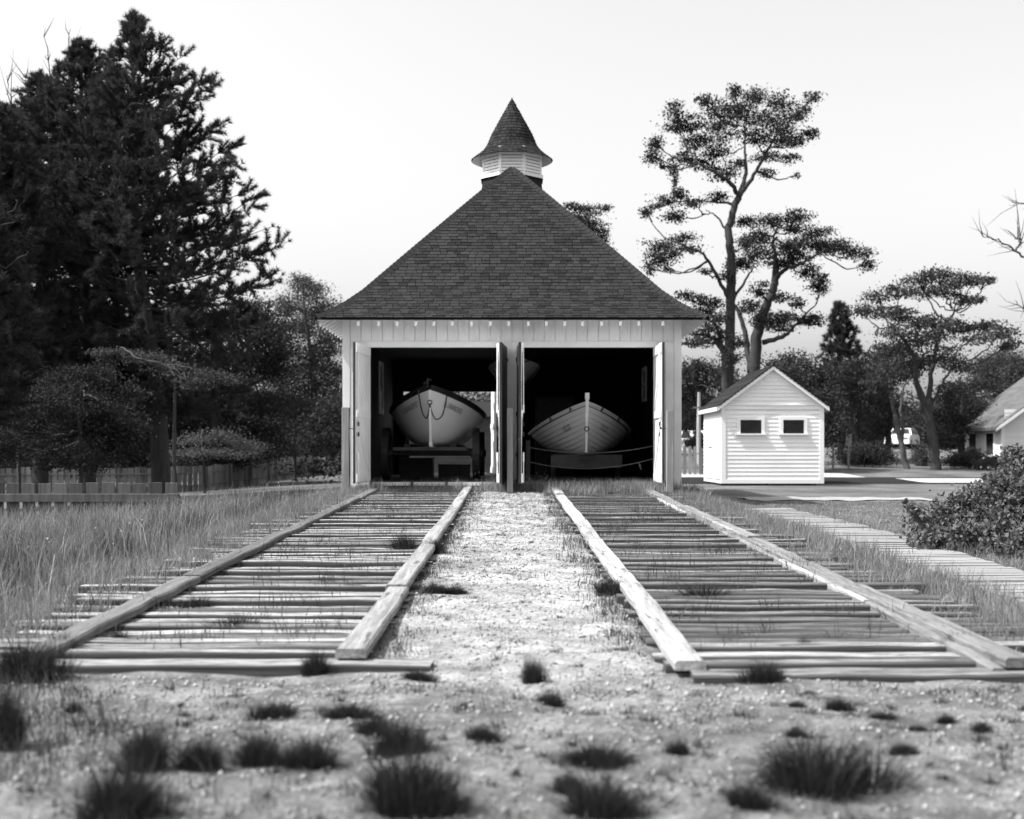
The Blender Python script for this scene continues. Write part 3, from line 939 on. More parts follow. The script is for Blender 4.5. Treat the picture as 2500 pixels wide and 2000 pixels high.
for u0_, u1_ in ((0.0, 0.14), (0.86, 1.0)):
    us_ = np.linspace(u0_, u1_, 8)
    for a, b in zip(us_[:-1], us_[1:]):
        dk.add([H1.pt(a, 1, -1), H1.pt(b, 1, -1), H1.pt(b, 1, 1), H1.pt(a, 1, 1)], [(0, 1, 2, 3)])
dk.build('end_deck', 'hull_black', b1)
for u in (0.3, 0.42, 0.55, 0.68):
    a, b = H1.pt(u, .9, -1), H1.pt(u, .9, 1)
    MB().box(a.x + .05, b.x - .05, a.y - .12, a.y + .12, a.z - .04, a.z).build('thwart', 'carriage_pale', b1)
hull_text(H1, 'U.S. LIFESAVING SERVICE', 1, 0.042, 0.13, 0.735, 0.835, 0.008, b1)
hull_text(H1, 'U.S. LIFESAVING SERVICE', -1, 0.13, 0.042, 0.735, 0.835, 0.008, b1)
pr = pts[8]
ring_mesh((pr.x, pr.y - .055, pr.z + .03), 0.045, 0.011, 'iron', b1)
tp = H1.pt(0.0, 1, 1); tp.x = H1.xc
ck = MB()
ck.tube([(tp.x - .14, tp.y + .16, tp.z + .06), (tp.x - .03, tp.y + .1, tp.z + .13)], 0.03, 8).tube([(tp.x - .05, tp.y + .1, tp.z + .02), (tp.x - .05, tp.y + .1, tp.z + .18), (tp.x + .03, tp.y + .1, tp.z + .14)], 0.022, 8)
ck.build('bow_chock', 'iron', b1)
# rope looped from the gunwale to the ring and back up
def sag(a, b, d, n=16, push=0.0):
    a, b = Vector(a), Vector(b)
    return [a.lerp(b, i / n) + Vector((0, -push * math.sin(math.pi * i / n), -d * 4 * (i / n) * (1 - i / n))) for i in range(n + 1)]
rp = MB()
gl = H1.pt(0.022, 1.0, -1, .05); gr = H1.pt(0.040, .93, 1, .04)
rc = Vector((pr.x, pr.y - .07, pr.z + .0))
def hull_y(h, side, ax, z):
    best = h.y0
    for u in np.linspace(0.0, .3, 61):
        a, b = 0.0, 1.0
        for _ in range(16):
            m_ = (a + b) / 2
            if h.pt(u, m_, side).z < z: a = m_
            else: b = m_
        p = h.pt(u, a, side)
        best = p.y
        if abs(p.x - h.xc) >= ax: break
    return best
def loop(g, side):
    """hangs straight down from the gunwale, swings under and up to the ring, kept just off the planking"""
    out = []
    for i in range(22):
        f = i / 21
        x = g.x + (rc.x - g.x) * f
        za = g.z + (rc.z - g.z) * f
        z = za - (0.42 if side < 0 else 0.40) * (1 - abs(2 * f - 1) ** 2.6)
        y = hull_y(H1, side, abs(x - H1.xc), z) - .05
        out.append(Vector((x, y, z)))
    return out
rp.tube(loop(gl, -1), 0.014, 6); rp.tube(loop(gr, 1), 0.012, 6)
rp.build('bow_rope', 'rope', None, smooth=True)
tag(bpy.data.objects['bow_rope'], 'dark rope looped twice across the bow of the black-topped lifeboat', 'rope')

# carriage under it
cg = thing('boat_carriage', 'dark wheeled carriage carrying the black-topped lifeboat', 'boat carriage', (-1.78, 29, FL))
for yy in (27.2, 31.8):
    for sx in (-0.99, 0.99):
        wb = MB()
        c = Vector((-1.78 + sx, yy, FL + .585))
        n = 28
        for rr, wd in ((0.575, .075),):
            for k in range(n):
                a0, a1 = 2 * math.pi * k / n, 2 * math.pi * (k + 1) / n
                vs = []
                for a in (a0, a1):
                    for r_ in (0.47, 0.575):
                        for dx in (-wd, wd):
                            vs.append((c.x + dx, c.y + r_ * math.cos(a), c.z + r_ * math.sin(a)))
                wb.add(vs, [(0, 1, 5, 4), (2, 6, 7, 3), (0, 4, 6, 2), (1, 3, 7, 5)])
        wh = wb.build('wheel', 'carriage', cg)
        for k in range(12):
            a = 2 * math.pi * k / 12
            MB().tube([(c.x, c.y + .08 * math.cos(a), c.z + .08 * math.sin(a)), (c.x, c.y + .48 * math.cos(a), c.z + .48 * math.sin(a))], 0.022, 6).build('spoke', 'carriage', wh)
        MB().tube([(c.x - .12, c.y, c.z), (c.x + .12, c.y, c.z)], 0.09, 12).build('hub', 'carriage', wh)
    MB().tube([(-2.72, yy, FL + .585), (-.84, yy, FL + .585)], 0.05, 8).build('axle', 'carriage', cg)
    MB().box(-2.6, -.96, yy - .12, yy + .12, FL + .64, FL + .72).build('bolster', 'carriage_pale', cg)
for sx in (-.5, .5):
    MB().box(-1.78 + sx - .07, -1.78 + sx + .07, 26.7, 32.4, FL + .725, FL + .80).build('side_beam', 'carriage', cg)
MB().box(-2.55, -1.0, 26.3, 26.42, FL + .66, FL + .724).build('front_beam', 'carriage_pale', cg)

for lab, u0_, u1_, vt in (('taller dark crate on the floor under the black-topped lifeboat', 975, 1056, 1118), ('wide low dark crate under the lifeboat, right of the taller crate', 1070, 1146, 1134)):
    Yc = 29.0
    ct = thing('crate', lab, 'crate', ((XU(u0_, Yc) + XU(u1_, Yc)) / 2, Yc, FL), 'crates under the lifeboat')
    zt = CAM_H + (VH - vt) / F * Yc
    MB().box(XU(u0_, Yc), XU(u1_, Yc), Yc, Yc + .6, FL + .001, zt - .03).build('body', 'carriage', ct)
    MB().box(XU(u0_, Yc) - .02, XU(u1_, Yc) + .02, Yc - .02, Yc + .62, zt - .029, zt).build('lid', 'carriage', ct)

# right: lapstrake surfboat
H2 = Hull(1.60, 26.2, 7.0, 1.16, 1.50, 0.61, 0.93, 0.10, 0.34, full=2.9, flare=0.56, vee=0.92)
b2 = thing('surfboat', 'white lapstrake surfboat with tall stem post facing out of the right bay', 'surfboat', (1.63, 30, .7))
inner = MB()
for s in (-1, 1):
    inner.add(*hull_patch(H2, s, 0.0, 1.0, -0.02, -0.02, 44, 20))
inner.build('inner_hull', 'hull_black', b2, smooth=True)
NS = 9
for s in (-1, 1):
    for k in range(NS):
        w0, w1 = k / NS * 0.93, (k + 1) / NS * 0.93
        vs, fs = hull_patch(H2, s, w0 + 0.007, w1 + 0.002, 0.019, 0.0, 40, 3)
        m_ = MB().add(vs, fs)
        lv = []
        for i in range(41):
            u = 0.5 - 0.5 * math.cos(math.pi * i / 40)
            lv += [H2.pt(u, w0 + .007, s, 0.019 * min(1, 8 * u + .25)), H2.pt(u, w0 + .007, s, -0.02)]
        m_.add(lv, [(2 * i, 2 * i + 1, 2 * i + 3, 2 * i + 2) for i in range(40)])
        m_.build('strake', 'hull_white', b2, smooth=False)
    MB().add(*hull_patch(H2, s, 0.945, 1.0, 0.035, 0.04, 40, 3)).build('gunwale', 'hull_white', b2, smooth=True)
    gt = MB().tube([H2.pt(0.5 - 0.5 * math.cos(math.pi * i / 40), 1.0, s, .01) for i in range(41)], 0.03, 8)
    gt.build('gunwale_cap', 'hull_white', b2, smooth=True)
    for u in (0.035, 0.12):
        p = H2.pt(u, .97, s, .05)
        MB().tube([(p.x - .02, p.y, p.z - .05), (p.x + .01 * s, p.y - .02, p.z + .04)], 0.014, 6).tube([(p.x - .03, p.y - .02, p.z + .0), (p.x + .035, p.y - .02, p.z + .0)], 0.012, 6).build('cleat', 'iron', b2)
spts = [H2.pt(0.0, wv, 1) * .5 + H2.pt(0.0, wv, -1) * .5 for wv in np.linspace(0, 1.0, 12)]
top_ = spts[-1]
s2 = MB()
spx = spts + [Vector((top_.x, top_.y - .02, top_.z + .05)), Vector((top_.x, top_.y - .03, top_.z + .18))]
for i in range(len(spx) - 1):
    p, q = spx[i], spx[i + 1]
    wp = .022 if p.z < 1.75 else .032; wq = .022 if q.z < 1.75 else .032
    s2.add([(p.x - wp, p.y - .05, p.z), (p.x + wp, p.y - .05, p.z), (q.x + wq, q.y - .05, q.z), (q.x - wq, q.y - .05, q.z),
            (p.x - wp, p.y + .04, p.z), (p.x + wp, p.y + .04, p.z), (q.x + wq, q.y + .04, q.z), (q.x - wq, q.y + .04, q.z)],
           [(0, 1, 2, 3), (4, 0, 3, 7), (1, 5, 6, 2), (7, 6, 5, 4), (3, 2, 6, 7)])
s2.box(top_.x - .045, top_.x + .045, top_.y - .09, top_.y + .03, top_.z + .075, top_.z + .21)
s2.build('stem_post', 'trim_white', b2)
hull_text(H2, 'USLSS', 1, 0.055, 0.092, 0.61, 0.73, 0.026, b2)
hull_text(H2, 'USLSS', -1, 0.092, 0.055, 0.61, 0.73, 0.026, b2)
pr2 = min(spts, key=lambda p: abs(p.z - 1.56))
ring_mesh((pr2.x, pr2.y - .075, 1.555), 0.045, 0.012, 'iron', b2)
MB().box(pr2.x - .03, pr2.x + .03, pr2.y - .062, pr2.y - .02, 1.575, 1.62).build('ring_plate', 'iron', b2)
# trolley under it
tr = thing('boat_trolley', 'low dark trolley with a handle under the lapstrake surfboat', 'trolley', (1.63, 29, FL))
MB().box(0.85, 2.4, 26.8, 26.92, FL + .28, FL + .56).build('front_board', 'carriage_pale', tr)
for sx in (-.55, .55):
    MB().box(1.63 + sx - .06, 1.63 + sx + .06, 26.93, 32, FL + .28, FL + .42).build('side_beam', 'carriage', tr)
    for yy in (27.4, 31.4):
        MB().tube([(1.63 + sx * 1.3 - .04, yy, FL + .22), (1.63 + sx * 1.3 + .04, yy, FL + .22)], 0.215, 16).build('wheel', 'carriage', tr)
MB().tube([(1.48, 26.72, FL + .46), (1.48, 26.72, FL + .56), (1.83, 26.72, FL + .56), (1.83, 26.72, FL + .46), (1.48, 26.72, FL + .46)], 0.012, 6).build('handle', 'carriage_pale', tr)
for yy in (27.0, 31.0):
    MB().box(1.2, 2.06, yy - .06, yy + .06, FL + .422, FL + .49).build('chock', 'carriage', tr)

# small boat slung under the ceiling between the bays
H3 = Hull(0.06, 28.0, 4.2, 0.62, 3.12, 0.12, 2.74, 0.04, 0.12, full=2.6, flare=.5, vee=.8)
b3 = thing('hanging_boat', 'small pale boat slung under the ceiling behind the middle doors', 'boat', (0.06, 30, 2.7))
hb = MB()
for s in (-1, 1):
    hb.add(*hull_patch(H3, s, 0, 1, 0, 0, 36, 12))
hb.build('hull', 'hull_white', b3, smooth=True)
MB().tube(sag(H3.pt(.1, 1, 1, .02), H3.pt(.02, .95, 1, .06), .06), 0.012, 6).build('hull_rope', 'iron', b3)
for yy in (29.2, 31.2):
    MB().tube([(0.5, yy, 3.6), (0.66, yy, 3.1), (.35, yy, 2.72), (-.25, yy, 2.72), (-.54, yy, 3.1), (-.4, yy, 3.6)], 0.012, 6).build('sling', 'rope', b3)

# rope barrier across the right bay
rb = thing('rope_barrier', 'two slack ropes strung from a dark post across the right bay', 'rope barrier', (.32, 25.3, FL))
MB().box(.285, .375, 25.27, 25.36, FL + .001, 1.30).build('post', 'carriage', rb)
MB().tube(sag((.375, 25.3, 1.15), (2.93, 25.24, 1.19), .13, 24), 0.011, 6).build('rope', 'pale_rope', rb)
MB().tube(sag((.375, 25.3, .85), (2.93, 25.24, .93), .17, 24), 0.011, 6).tube([(2.6, 25.24, .84), (2.62, 25.22, .76), (2.65, 25.23, .70), (2.63, 25.24, .80)], .016, 6).build('rope', 'pale_rope', rb)
# dim storage panel behind the surfboat
cb = thing('storage_cabinet', 'dim panelled cabinet standing in the dark behind the surfboat', 'cabinet', (1.2, 31.9, FL))
MB().box(.62, 1.62, 31.85, 32.4, FL + .001, 2.52).build('body', 'carriage', cb)
for a, b in ((.66, 1.11), (1.13, 1.58)):
    MB().box(a, b, 31.82, 31.848, FL + .1, 2.45).build('door', 'carriage_pale', cb)

# ------------------------------------------------------------------ clapboard helper
def clap_row(axis, a0, a1, plane, z, hgt, out, m, parent, tone=None, slope=None):
    """one bevelled board; axis 'x' runs along X on the plane y=plane facing -Y, axis 'y' along Y on x=plane facing -X"""
    t0, t1 = 0.022, 0.005
    zb, zt = z, z + hgt * 1.08
    e0, e1 = (a0, a0), (a1, a1)
    if slope:
        e0 = (a0, a0 + slope * (zt - zb)); e1 = (a1, a1 - slope * (zt - zb))
        if e0[1] > e1[1]:
            mm = (e0[1] + e1[1]) / 2; e0 = (a0, mm); e1 = (a1, mm)
    def p(a, d, zz):
        return (a, plane - d, zz) if axis == 'x' else (plane - d, a, zz)
    vs = [p(e0[0], 0, zb), p(e1[0], 0, zb), p(e1[1], 0, zt), p(e0[1], 0, zt), p(e0[0], t0, zb), p(e1[0], t0, zb), p(e1[1], t1, zt), p(e0[1], t1, zt)]
    b = MB().add(vs, [(0, 1, 2, 3), (4, 7, 6, 5), (0, 4, 5, 1), (1, 5, 6, 2), (2, 6, 7, 3), (3, 7, 4, 0)], random.random() if tone is None else tone)
    if parent == 'raw':
        return b
    return b.build('clapboard', m, parent)

# ------------------------------------------------------------------ shed
SY, SX0, SX1, SYB = 38.9, 6.64, 9.85, 42.6
g0 = gz(8.2, 39)
sh = thing('shed', 'small white clapboard shed with two dark windows and a dark gable roof', 'shed', (8.2, SY, g0))
zb, ze = 0.07, 2.54
core = MB().box(SX0 + .01, SX1 - .01, SY + .005, SYB, zb, ze).build('wall', 'shed_paint', sh)
mid = (SX0 + SX1) / 2; zr = 3.73; sl = (zr - ze) / (mid - SX0)
MB().prism([(SX0 + .02, ze), (SX1 - .02, ze), (mid, zr - .02)], 'y', SY + .005, SYB - .01).build('gable', 'shed_paint', sh)
ex = (ze - 0.28 - zb) / 17
for i in range(17):
    clap_row('x', SX0 + .12, SX1 - .12, SY, zb + 0.13 + i * ex, ex, 0, 'shed_paint', core)
    clap_row('y', SY + .06, SYB - .1, SX0 + .005, zb + 0.13 + i * ex, ex, 0, 'shed_paint', core)
gb = bpy.data.objects.new('tmp', None)
bpy.data.objects.remove(gb)
nrow = 9
for i in range(nrow):
    z = ze + .03 + i * (zr - ze - .1) / nrow
    xa = SX0 + (z - ze) / sl + .02
    if 2 * mid - 2 * xa < .1: break
    clap_row('x', xa, 2 * mid - xa, SY - .002, z, (zr - ze - .1) / nrow, 0, 'shed_paint', core, slope=1 / sl)
tr_ = [('x', SX0 - .02, SX0 + .12, SY - .035, SY, zb, ze), ('x', SX1 - .12, SX1 + .02, SY - .035, SY, zb, ze)]
for _, a, b, c, d, e, f in tr_:
    MB().box(a, b, c, d, e, f).build('corner_board', 'trim_white', sh)
MB().box(SX0 - .022, SX0 + .004, SY + .001, SY + .13, zb, ze).build('corner_board', 'trim_white', sh)
MB().box(SX0 + .121, SX1 - .121, SY - .036, SY - .0, zb, zb + .13).build('base_board', 'trim_white', sh)
MB().box(SX0 + .121, SX1 - .121, SY - .037, SY - .0, ze - .13, ze).build('frieze', 'trim_white', sh)
MB().box(SX0 - .06, SX1 + .06, SY - .06, SY + .0, ze + .002, ze + .035).build('gable_sill', 'trim_white', sh)
def win(parent, x0, x1, z0, z1, y, fr=.10, m='trim_white', pane_cols=2):
    fm = MB()
    fm.box(x0 - fr, x1 + fr, y - .05, y - .001, z1, z1 + fr); fm.box(x0 - fr, x0, y - .05, y - .001, z0, z1); fm.box(x1, x1 + fr, y - .05, y - .001, z0, z1)
    f_ = fm.build('window', m, parent)
    MB().box(x0 - fr - .04, x1 + fr + .04, y - .085, y - .001, z0 - .05, z0 - .001).build('sill', m, f_)
    wd = (x1 - x0) / pane_cols
    for i in range(pane_cols):
        MB().box(x0 + i * wd + .004, x0 + (i + 1) * wd - .004, y - .032, y - .002, z0 + .001, z1 - .001).build('pane', 'glass', f_)
    for i in range(1, pane_cols):
        MB().box(x0 + i * wd - .0038, x0 + i * wd + .0038, y - .034, y - .002, z0 + .001, z1 - .001).build('muntin', 'interior', f_)
for ua, ub in ((1807, 1858.6), (1911.5, 1962.5)):
    win(sh, XU(ua, SY), XU(ub, SY), CAM_H + (VH - 1058.6) * SY / F, CAM_H + (VH - 1025.5) * SY / F, SY)
sw = MB()
sw.box(SX0 - .05, SX0 - .0, 40.75, 41.35, 1.25, 1.95)
sf_ = sw.build('window', 'trim_white', sh)
MB().box(SX0 - .055, SX0 - .051, 40.84, 41.26, 1.34, 1.88).build('pane', 'soffit_paint', sf_)
for s in (-1, 1):
    rr = MB()
    xe = mid + s * (mid - SX0 + .16); ze2 = ze - .16 * sl
    nC = 16
    for i in range(nC):
        f0, f1 = i / nC, (i + 1) / nC + .02
        xa, za = xe + (mid - xe) * f0, ze2 + (zr - ze2) * f0 + .105
        xb, zb2 = xe + (mid - xe) * min(1, f1), ze2 + (zr - ze2) * min(1, f1) + .085
        rr.add([(xa, SY - .17, za), (xb, SY - .17, zb2), (xb, SYB + .15, zb2), (xa, SYB + .15, za), (xa, SY - .17, za - .03), (xa, SYB + .15, za - .03), (xb, SY - .17, zb2 - .05), (xb, SYB + .15, zb2 - .05)],
               [(0, 1, 2, 3), (4, 0, 3, 5), (0, 4, 6, 1), (3, 2, 7, 5), (4, 5, 7, 6)], random.random())
    rr.build('roof_slope', 'shed_roof', sh)
    # rake board and eave board
    MB().add([(xe, SY - .155, ze2 - .06), (mid, SY - .155, zr - .06), (mid, SY - .155, zr + .075), (xe, SY - .155, ze2 + .075), (xe, SY - .0, ze2 - .06), (mid, SY - .0, zr - .06), (mid, SY - .0, zr + .06), (xe, SY - .0, ze2 + .06)],
             [(0, 1, 2, 3), (0, 4, 5, 1), (3, 2, 6, 7), (0, 3, 7, 4)]).build('rake_board', 'trim_white', sh)
    xa, xb = sorted((xe, xe - s * .03))
    MB().box(xa, xb, SY - .15, SYB + .12, ze2 - .05, ze2 + .072).build('eave_board', 'trim_white', sh)
for xx in (SX0 + .3, mid, SX1 - .3):
    MB().box(xx - .1, xx + .1, SY + .1, SYB - .1, -0.15, zb - .002).build('skid', 'stone', sh)

# ------------------------------------------------------------------ house on the right edge
HX0, HX1, HY0, HY1 = 23.9, 33.0, 60.0, 65.2
hz = gz(28, 60)
hs = thing('house', 'white house with pale grey roof cut off by the right edge', 'house', (28, 60, hz))
he = 2.45
MB().box(HX0, HX1, HY0, HY1, hz - .5, he).build('wall', 'house_paint', hs)
hm = (HX0 + HX1) / 2; hr = he + (hm - HX0) * .72
MB().prism([(HX0, he), (HX1, he), (hm, hr)], 'y', HY0 + .002, HY1).build('gable', 'house_paint', hs)
sd = MB()
for i in range(16):
    z = hz + .1 + i * .16
    bb = clap_row('x', HX0 + .15, HX1, HY0, z, .16, 0, None, 'raw'); sd.add(bb.v, bb.f, random.random())
for i in range(24):
    z = he + .03 + i * .16
    xa = HX0 + (z - he) / .72 + .05
    if xa > hm - .2: break
    bb = clap_row('x', xa, 2 * hm - xa, HY0 - .002, z, .16, 0, None, 'raw', slope=1 / .72); sd.add(bb.v, bb.f, random.random())
tag(sd.build('clapboard', 'house_paint', hs), kind='stuff')
MB().box(HX0 - .03, HX0 + .15, HY0 - .04, HY0 - .0, hz, he).build('corner_board', 'trim_white', hs)
for s in (-1, 1):
    xe = hm + s * (hm - HX0 + .45); z2 = he - .45 * .72
    MB().add([(xe, HY0 - .45, z2), (hm, HY0 - .45, hr), (hm, HY1 + .4, hr), (xe, HY1 + .4, z2), (xe, HY0 - .45, z2 + .16), (hm, HY0 - .45, hr + .16), (hm, HY1 + .4, hr + .16), (xe, HY1 + .4, z2 + .16)],
             [(3, 2, 1, 0), (4, 5, 6, 7), (0, 1, 5, 4), (1, 2, 6, 5), (2, 3, 7, 6), (3, 0, 4, 7)]).build('roof_slope', 'house_roof', hs)
    MB().add([(xe, HY0 - .47, z2 - .06), (hm, HY0 - .47, hr - .06), (hm, HY0 - .47, hr + .10), (xe, HY0 - .47, z2 + .10), (xe, HY0 - .452, z2 - .06), (hm, HY0 - .452, hr - .06), (hm, HY0 - .452, hr + .10), (xe, HY0 - .452, z2 + .10)],
             [(0, 1, 2, 3), (7, 6, 5, 4), (0, 4, 5, 1), (3, 2, 6, 7)]).build('rake_board', 'trim_white', hs)
for (y0, y1, z0, z1) in ((60.9, 61.8, .95, 2.0), (63.2, 64.1, .95, 2.0)):
    fr = MB().box(HX0 - .05, HX0 - .001, y0 - .12, y1 + .12, z0 - .12, z1 + .12).build('window', 'trim_white', hs)
    MB().box(HX0 - .055, HX0 - .051, y0, y1, z0, z1).build('pane', 'glass', fr)

# grey clapboard building seen through the open rear door
gh = thing('clapboard_house', 'grey clapboard building seen through the open rear door of the left bay', 'house', (-2, 45, 0))
MB().box(-5.2, -.1, 45, 49, -.3, 2.45).build('wall', 'grey_siding', gh)
for i in range(16):
    clap_row('x', -5.2, -.1, 45, -.1 + i * .16, .16, 0, 'grey_siding', gh)
rr = MB().add([(-5.5, 44.7, 2.36), (.2, 44.7, 2.36), (.2, 47, 3.0), (-5.5, 47, 3.0), (-5.5, 49.3, 2.36), (.2, 49.3, 2.36)], [(0, 1, 2, 3), (3, 2, 5, 4)])
rr.build('roof', 'shed_roof', gh)

# ------------------------------------------------------------------ vehicles
def car(label, loc, rz, kind='suv'):
    root = thing('parked_car', label, 'car', loc, 'white cars parked beyond the lawn', world=False)
    root.rotation_euler = (0, 0, rz)
    L, W, Hh = 4.4, 1.78, 1.55
    prof = [(-2.2, .35), (-2.15, .85), (-2.0, .98), (-1.15, 1.05), (1.95, 1.0), (2.15, .85), (2.2, .38), (1.75, .30), (-1.8, .30)]
    b = MB()
    n = len(prof)
    vs = []
    for wy, sc in ((-W / 2, .96), (-W / 2 + .08, 1.0), (W / 2 - .08, 1.0), (W / 2, .96)):
        for (px, pz) in prof:
            vs.append((px * (0.985 if sc < 1 else 1), wy, (pz - .65) * sc + .65))
    fs = [tuple(range(n)), tuple(3 * n + k for k in range(n))[::-1]]
    for j in range(3):
        for k in range(n):
            fs.append((j * n + k, (j + 1) * n + k, (j + 1) * n + (k + 1) % n, j * n + (k + 1) % n))
    b.add(vs, fs); body = b.build('body', 'car_paint', root)
    cab = [(-.95, 1.03), (-.35, 1.50), (1.55, 1.50), (2.02, 1.0)]
    lo, hi = W / 2 - .06, W / 2 - .24
    cbv = []
    for s in (-1, 1):
        for (px, pz) in cab:
            cbv.append((px, s * (lo if pz < 1.2 else hi), pz))
    MB().add(cbv, [(0, 1, 2, 3), (7, 6, 5, 4), (0, 4, 5, 1), (1, 5, 6, 2), (2, 6, 7, 3)]).build('cabin', 'car_paint', root)
    def lerp3(a, b, f): return Vector(a).lerp(Vector(b), f)
    for s in (0, 4):
        q = [Vector(cbv[s + i]) for i in range(4)]
        for f0, f1 in ((.10, .40), (.44, .68), (.72, .92)):
            pts_ = [q[0].lerp(q[3], f0), q[0].lerp(q[3], f1), q[1].lerp(q[2], f1), q[1].lerp(q[2], f0)]
            c_ = sum(pts_, Vector()) / 4
            o = Vector((0, -.006 if s == 0 else .006, 0))
            MB().add([c_ + (p - c_) * .86 + o for p in pts_], [(0, 1, 2, 3)]).build('side_window', 'glass', root)
    for (i0, i1, dx) in ((0, 1, -.006), (3, 2, .006)):
        pts_ = [Vector(cbv[i0]), Vector(cbv[4 + i0]), Vector(cbv[4 + i1]), Vector(cbv[i1])]
        c_ = sum(pts_, Vector()) / 4
        MB().add([c_ + (p - c_) * .84 + Vector((dx, 0, .004)) for p in pts_], [(0, 1, 2, 3)]).build('windscreen', 'glass', root)
    for sx in (-1.35, 1.35):
        for s in (-1, 1):
            wv = MB().tube([(sx, s * (W / 2 - .2), .33), (sx, s * (W / 2 + .01), .33)], .33, 18).build('wheel', 'tyre', root)
            MB().tube([(sx, s * (W / 2 + .011), .33), (sx, s * (W / 2 + .02), .33)], .19, 14).build('rim', 'steel', wv)
    for s in (-1, 1):
        MB().box(-2.19, -2.08, s * .62 - .16, s * .62 + .16, .68, .82).build('headlight', 'steel', root)
        MB().box(2.10, 2.19, s * .68 - .1, s * .68 + .1, .66, .92).build('tail_light', 'iron', root)
    return root
car('white hatchback parked on the far grass behind the slender twin trunks', (XU(2203, 92), 92, gz(XU(2203, 92), 92)), R(62))
car('white car half hidden behind the hedge between boathouse and shed', (XU(1705, 74), 74, gz(XU(1705, 74), 74) + .0), R(170))

# ------------------------------------------------------------------ fences, signs, pole
def board_fence(name, label, pts, hgt, bw_, pitch, group=None, rails=2, point=0.0, seed=1, cap=300, jit=.03):
    rnd = random.Random(seed)
    p0 = pts[0]
    root = thing(name, label, 'fence', (p0[0], p0[1], gz(*p0)), group)
    for (xa, ya), (xb, yb) in zip(pts[:-1], pts[1:]):
        Ls = math.hypot(xb - xa, yb - ya); a = math.atan2(yb - ya, xb - xa)
        n = int(Ls / pitch)
        for i in range(n):
            f = (i + .5) / n
            x, y = xa + (xb - xa) * f, ya + (yb - ya) * f
            z = gz(x, y)
            h_ = hgt + rnd.uniform(-jit, jit)
            mm = Matrix.Translation((x, y, z)) @ Matrix.Rotation(a + rnd.uniform(-.02, .02), 4, 'Z') @ Matrix.Rotation(rnd.uniform(-.012, .012), 4, 'Y')
            MB().prism([(-bw_ / 2, -.25), (bw_ / 2, -.25), (bw_ / 2, h_ - point), (0, h_), (-bw_ / 2, h_ - point)], 'y', -.011, .011, rnd.random())
            b = MB().prism([(-bw_ / 2, -.25), (bw_ / 2, -.25), (bw_ / 2, h_ - point), (0.001, h_), (-bw_ / 2, h_ - point)], 'y', -.011, .011, rnd.random())
            b.v = [tuple(mm @ Vector(p)) for p in b.v]
            b.build('picket', 'fence_wood', root)
        ns = max(1, int(Ls / 2.4))
        for i in range(ns):
            f0, f1 = i / ns, (i + 1) / ns
            for k in range(rails):
                zo = hgt * (.25 + .5 * k)
                A = Vector((xa + (xb - xa) * f0, ya + (yb - ya) * f0, 0)); B = Vector((xa + (xb - xa) * f1, ya + (yb - ya) * f1, 0))
                nrm = Vector((-(yb - ya), xb - xa, 0)).normalized() * .035
                A.z = gz(A.x, A.y) + zo; B.z = gz(B.x, B.y) + zo
                MB().tube([A + nrm, B + nrm], .028, 4).build('rail', 'fence_wood', root)
            pz = gz(A.x, A.y)
            MB().box(A.x + nrm.x * 2 - .045, A.x + nrm.x * 2 + .045, A.y + nrm.y * 2 - .045, A.y + nrm.y * 2 + .045, pz - .3, pz + hgt * .95).build('post', 'fence_wood', root)
    return root
board_fence('picket_fence', 'short picket fence between the boathouse corner and the white shed', [(4.6, 48.2), (10.4, 48.2)], 1.12, .125, .205, point=.03, seed=2)
board_fence('board_fence', 'long dark board fence curving behind the left trees', [(-6.6, 64), (-10.4, 64), (-12.1, 49), (-13.4, 47.5), (-22.5, 45)], 1.0, .20, .225, seed=3, point=.008, jit=.04)
# near low fence of broad flat boards and one thick rail
lf = thing('low_fence', 'low fence of broad flat boards with one thick rail at left', 'fence', (-6.0, 22, gz(-6, 22)))
rnd = random.Random(12)
for i in range(16):
    xr = XU(436, 22) - .03 - i * .285
    zt = CAM_H + (VH - 1179) * 22 / F + rnd.uniform(-.015, .015)
    MB().box(xr - .225, xr, 22.06, 22.09, gz(xr, 22) - .2, zt, rnd.random()).build('board', 'fence_dark', lf, bevel=.006)
MB().box(XU(-60, 22), XU(436, 22), 22.0, 22.055, CAM_H + (VH - 1226) * 22 / F, CAM_H + (VH - 1206) * 22 / F, .6).build('rail', 'fence_dark', lf, bevel=.008)
MB().box(XU(412, 22), XU(440, 22), 21.90, 21.995, gz(-6, 22) - .2, CAM_H + (VH - 1205) * 22 / F, .5).build('post', 'fence_dark', lf, bevel=.008)

up = thing('wooden_pole', 'thin pale pole rising behind the picket fence', 'pole', (XU(1706, 60), 60, gz(XU(1706, 60), 60)))
xx = XU(1706, 60)
MB().tube([(xx, 60, gz(xx, 60) - .2), (xx, 60, 2.4), (xx + .02, 60, CAM_H + (VH - 958) * 60 / F)], [.13, .11, .08], 10).build('shaft', 'pole', up)
MB().box(xx - .30, xx + .30, 59.85, 59.88, 3.2, 3.28).build('cross_arm', 'fence_wood', up)
for u, lab, hgt_, wd_ in ((2034, 'small blank grey sign on a post right of the shed', 1.6, .42), (2072, 'smaller pale sign on a thin post in the tree shade', 1.55, .26)):
    Yp = 53.0
    xx = XU(u, Yp); z = gz(xx, Yp)
    sg = thing('sign_post', lab, 'sign', (xx, Yp, z), 'small signs by the trees')
    MB().box(xx - .04, xx + .04, Yp, Yp + .08, z - .2, z + hgt_ - .02).build('post', 'fence_wood', sg)
    MB().box(xx - wd_ / 2, xx + wd_ / 2, Yp - .03, Yp - .002, z + hgt_ - .55, z + hgt_).build('sign_board', 'sign', sg)

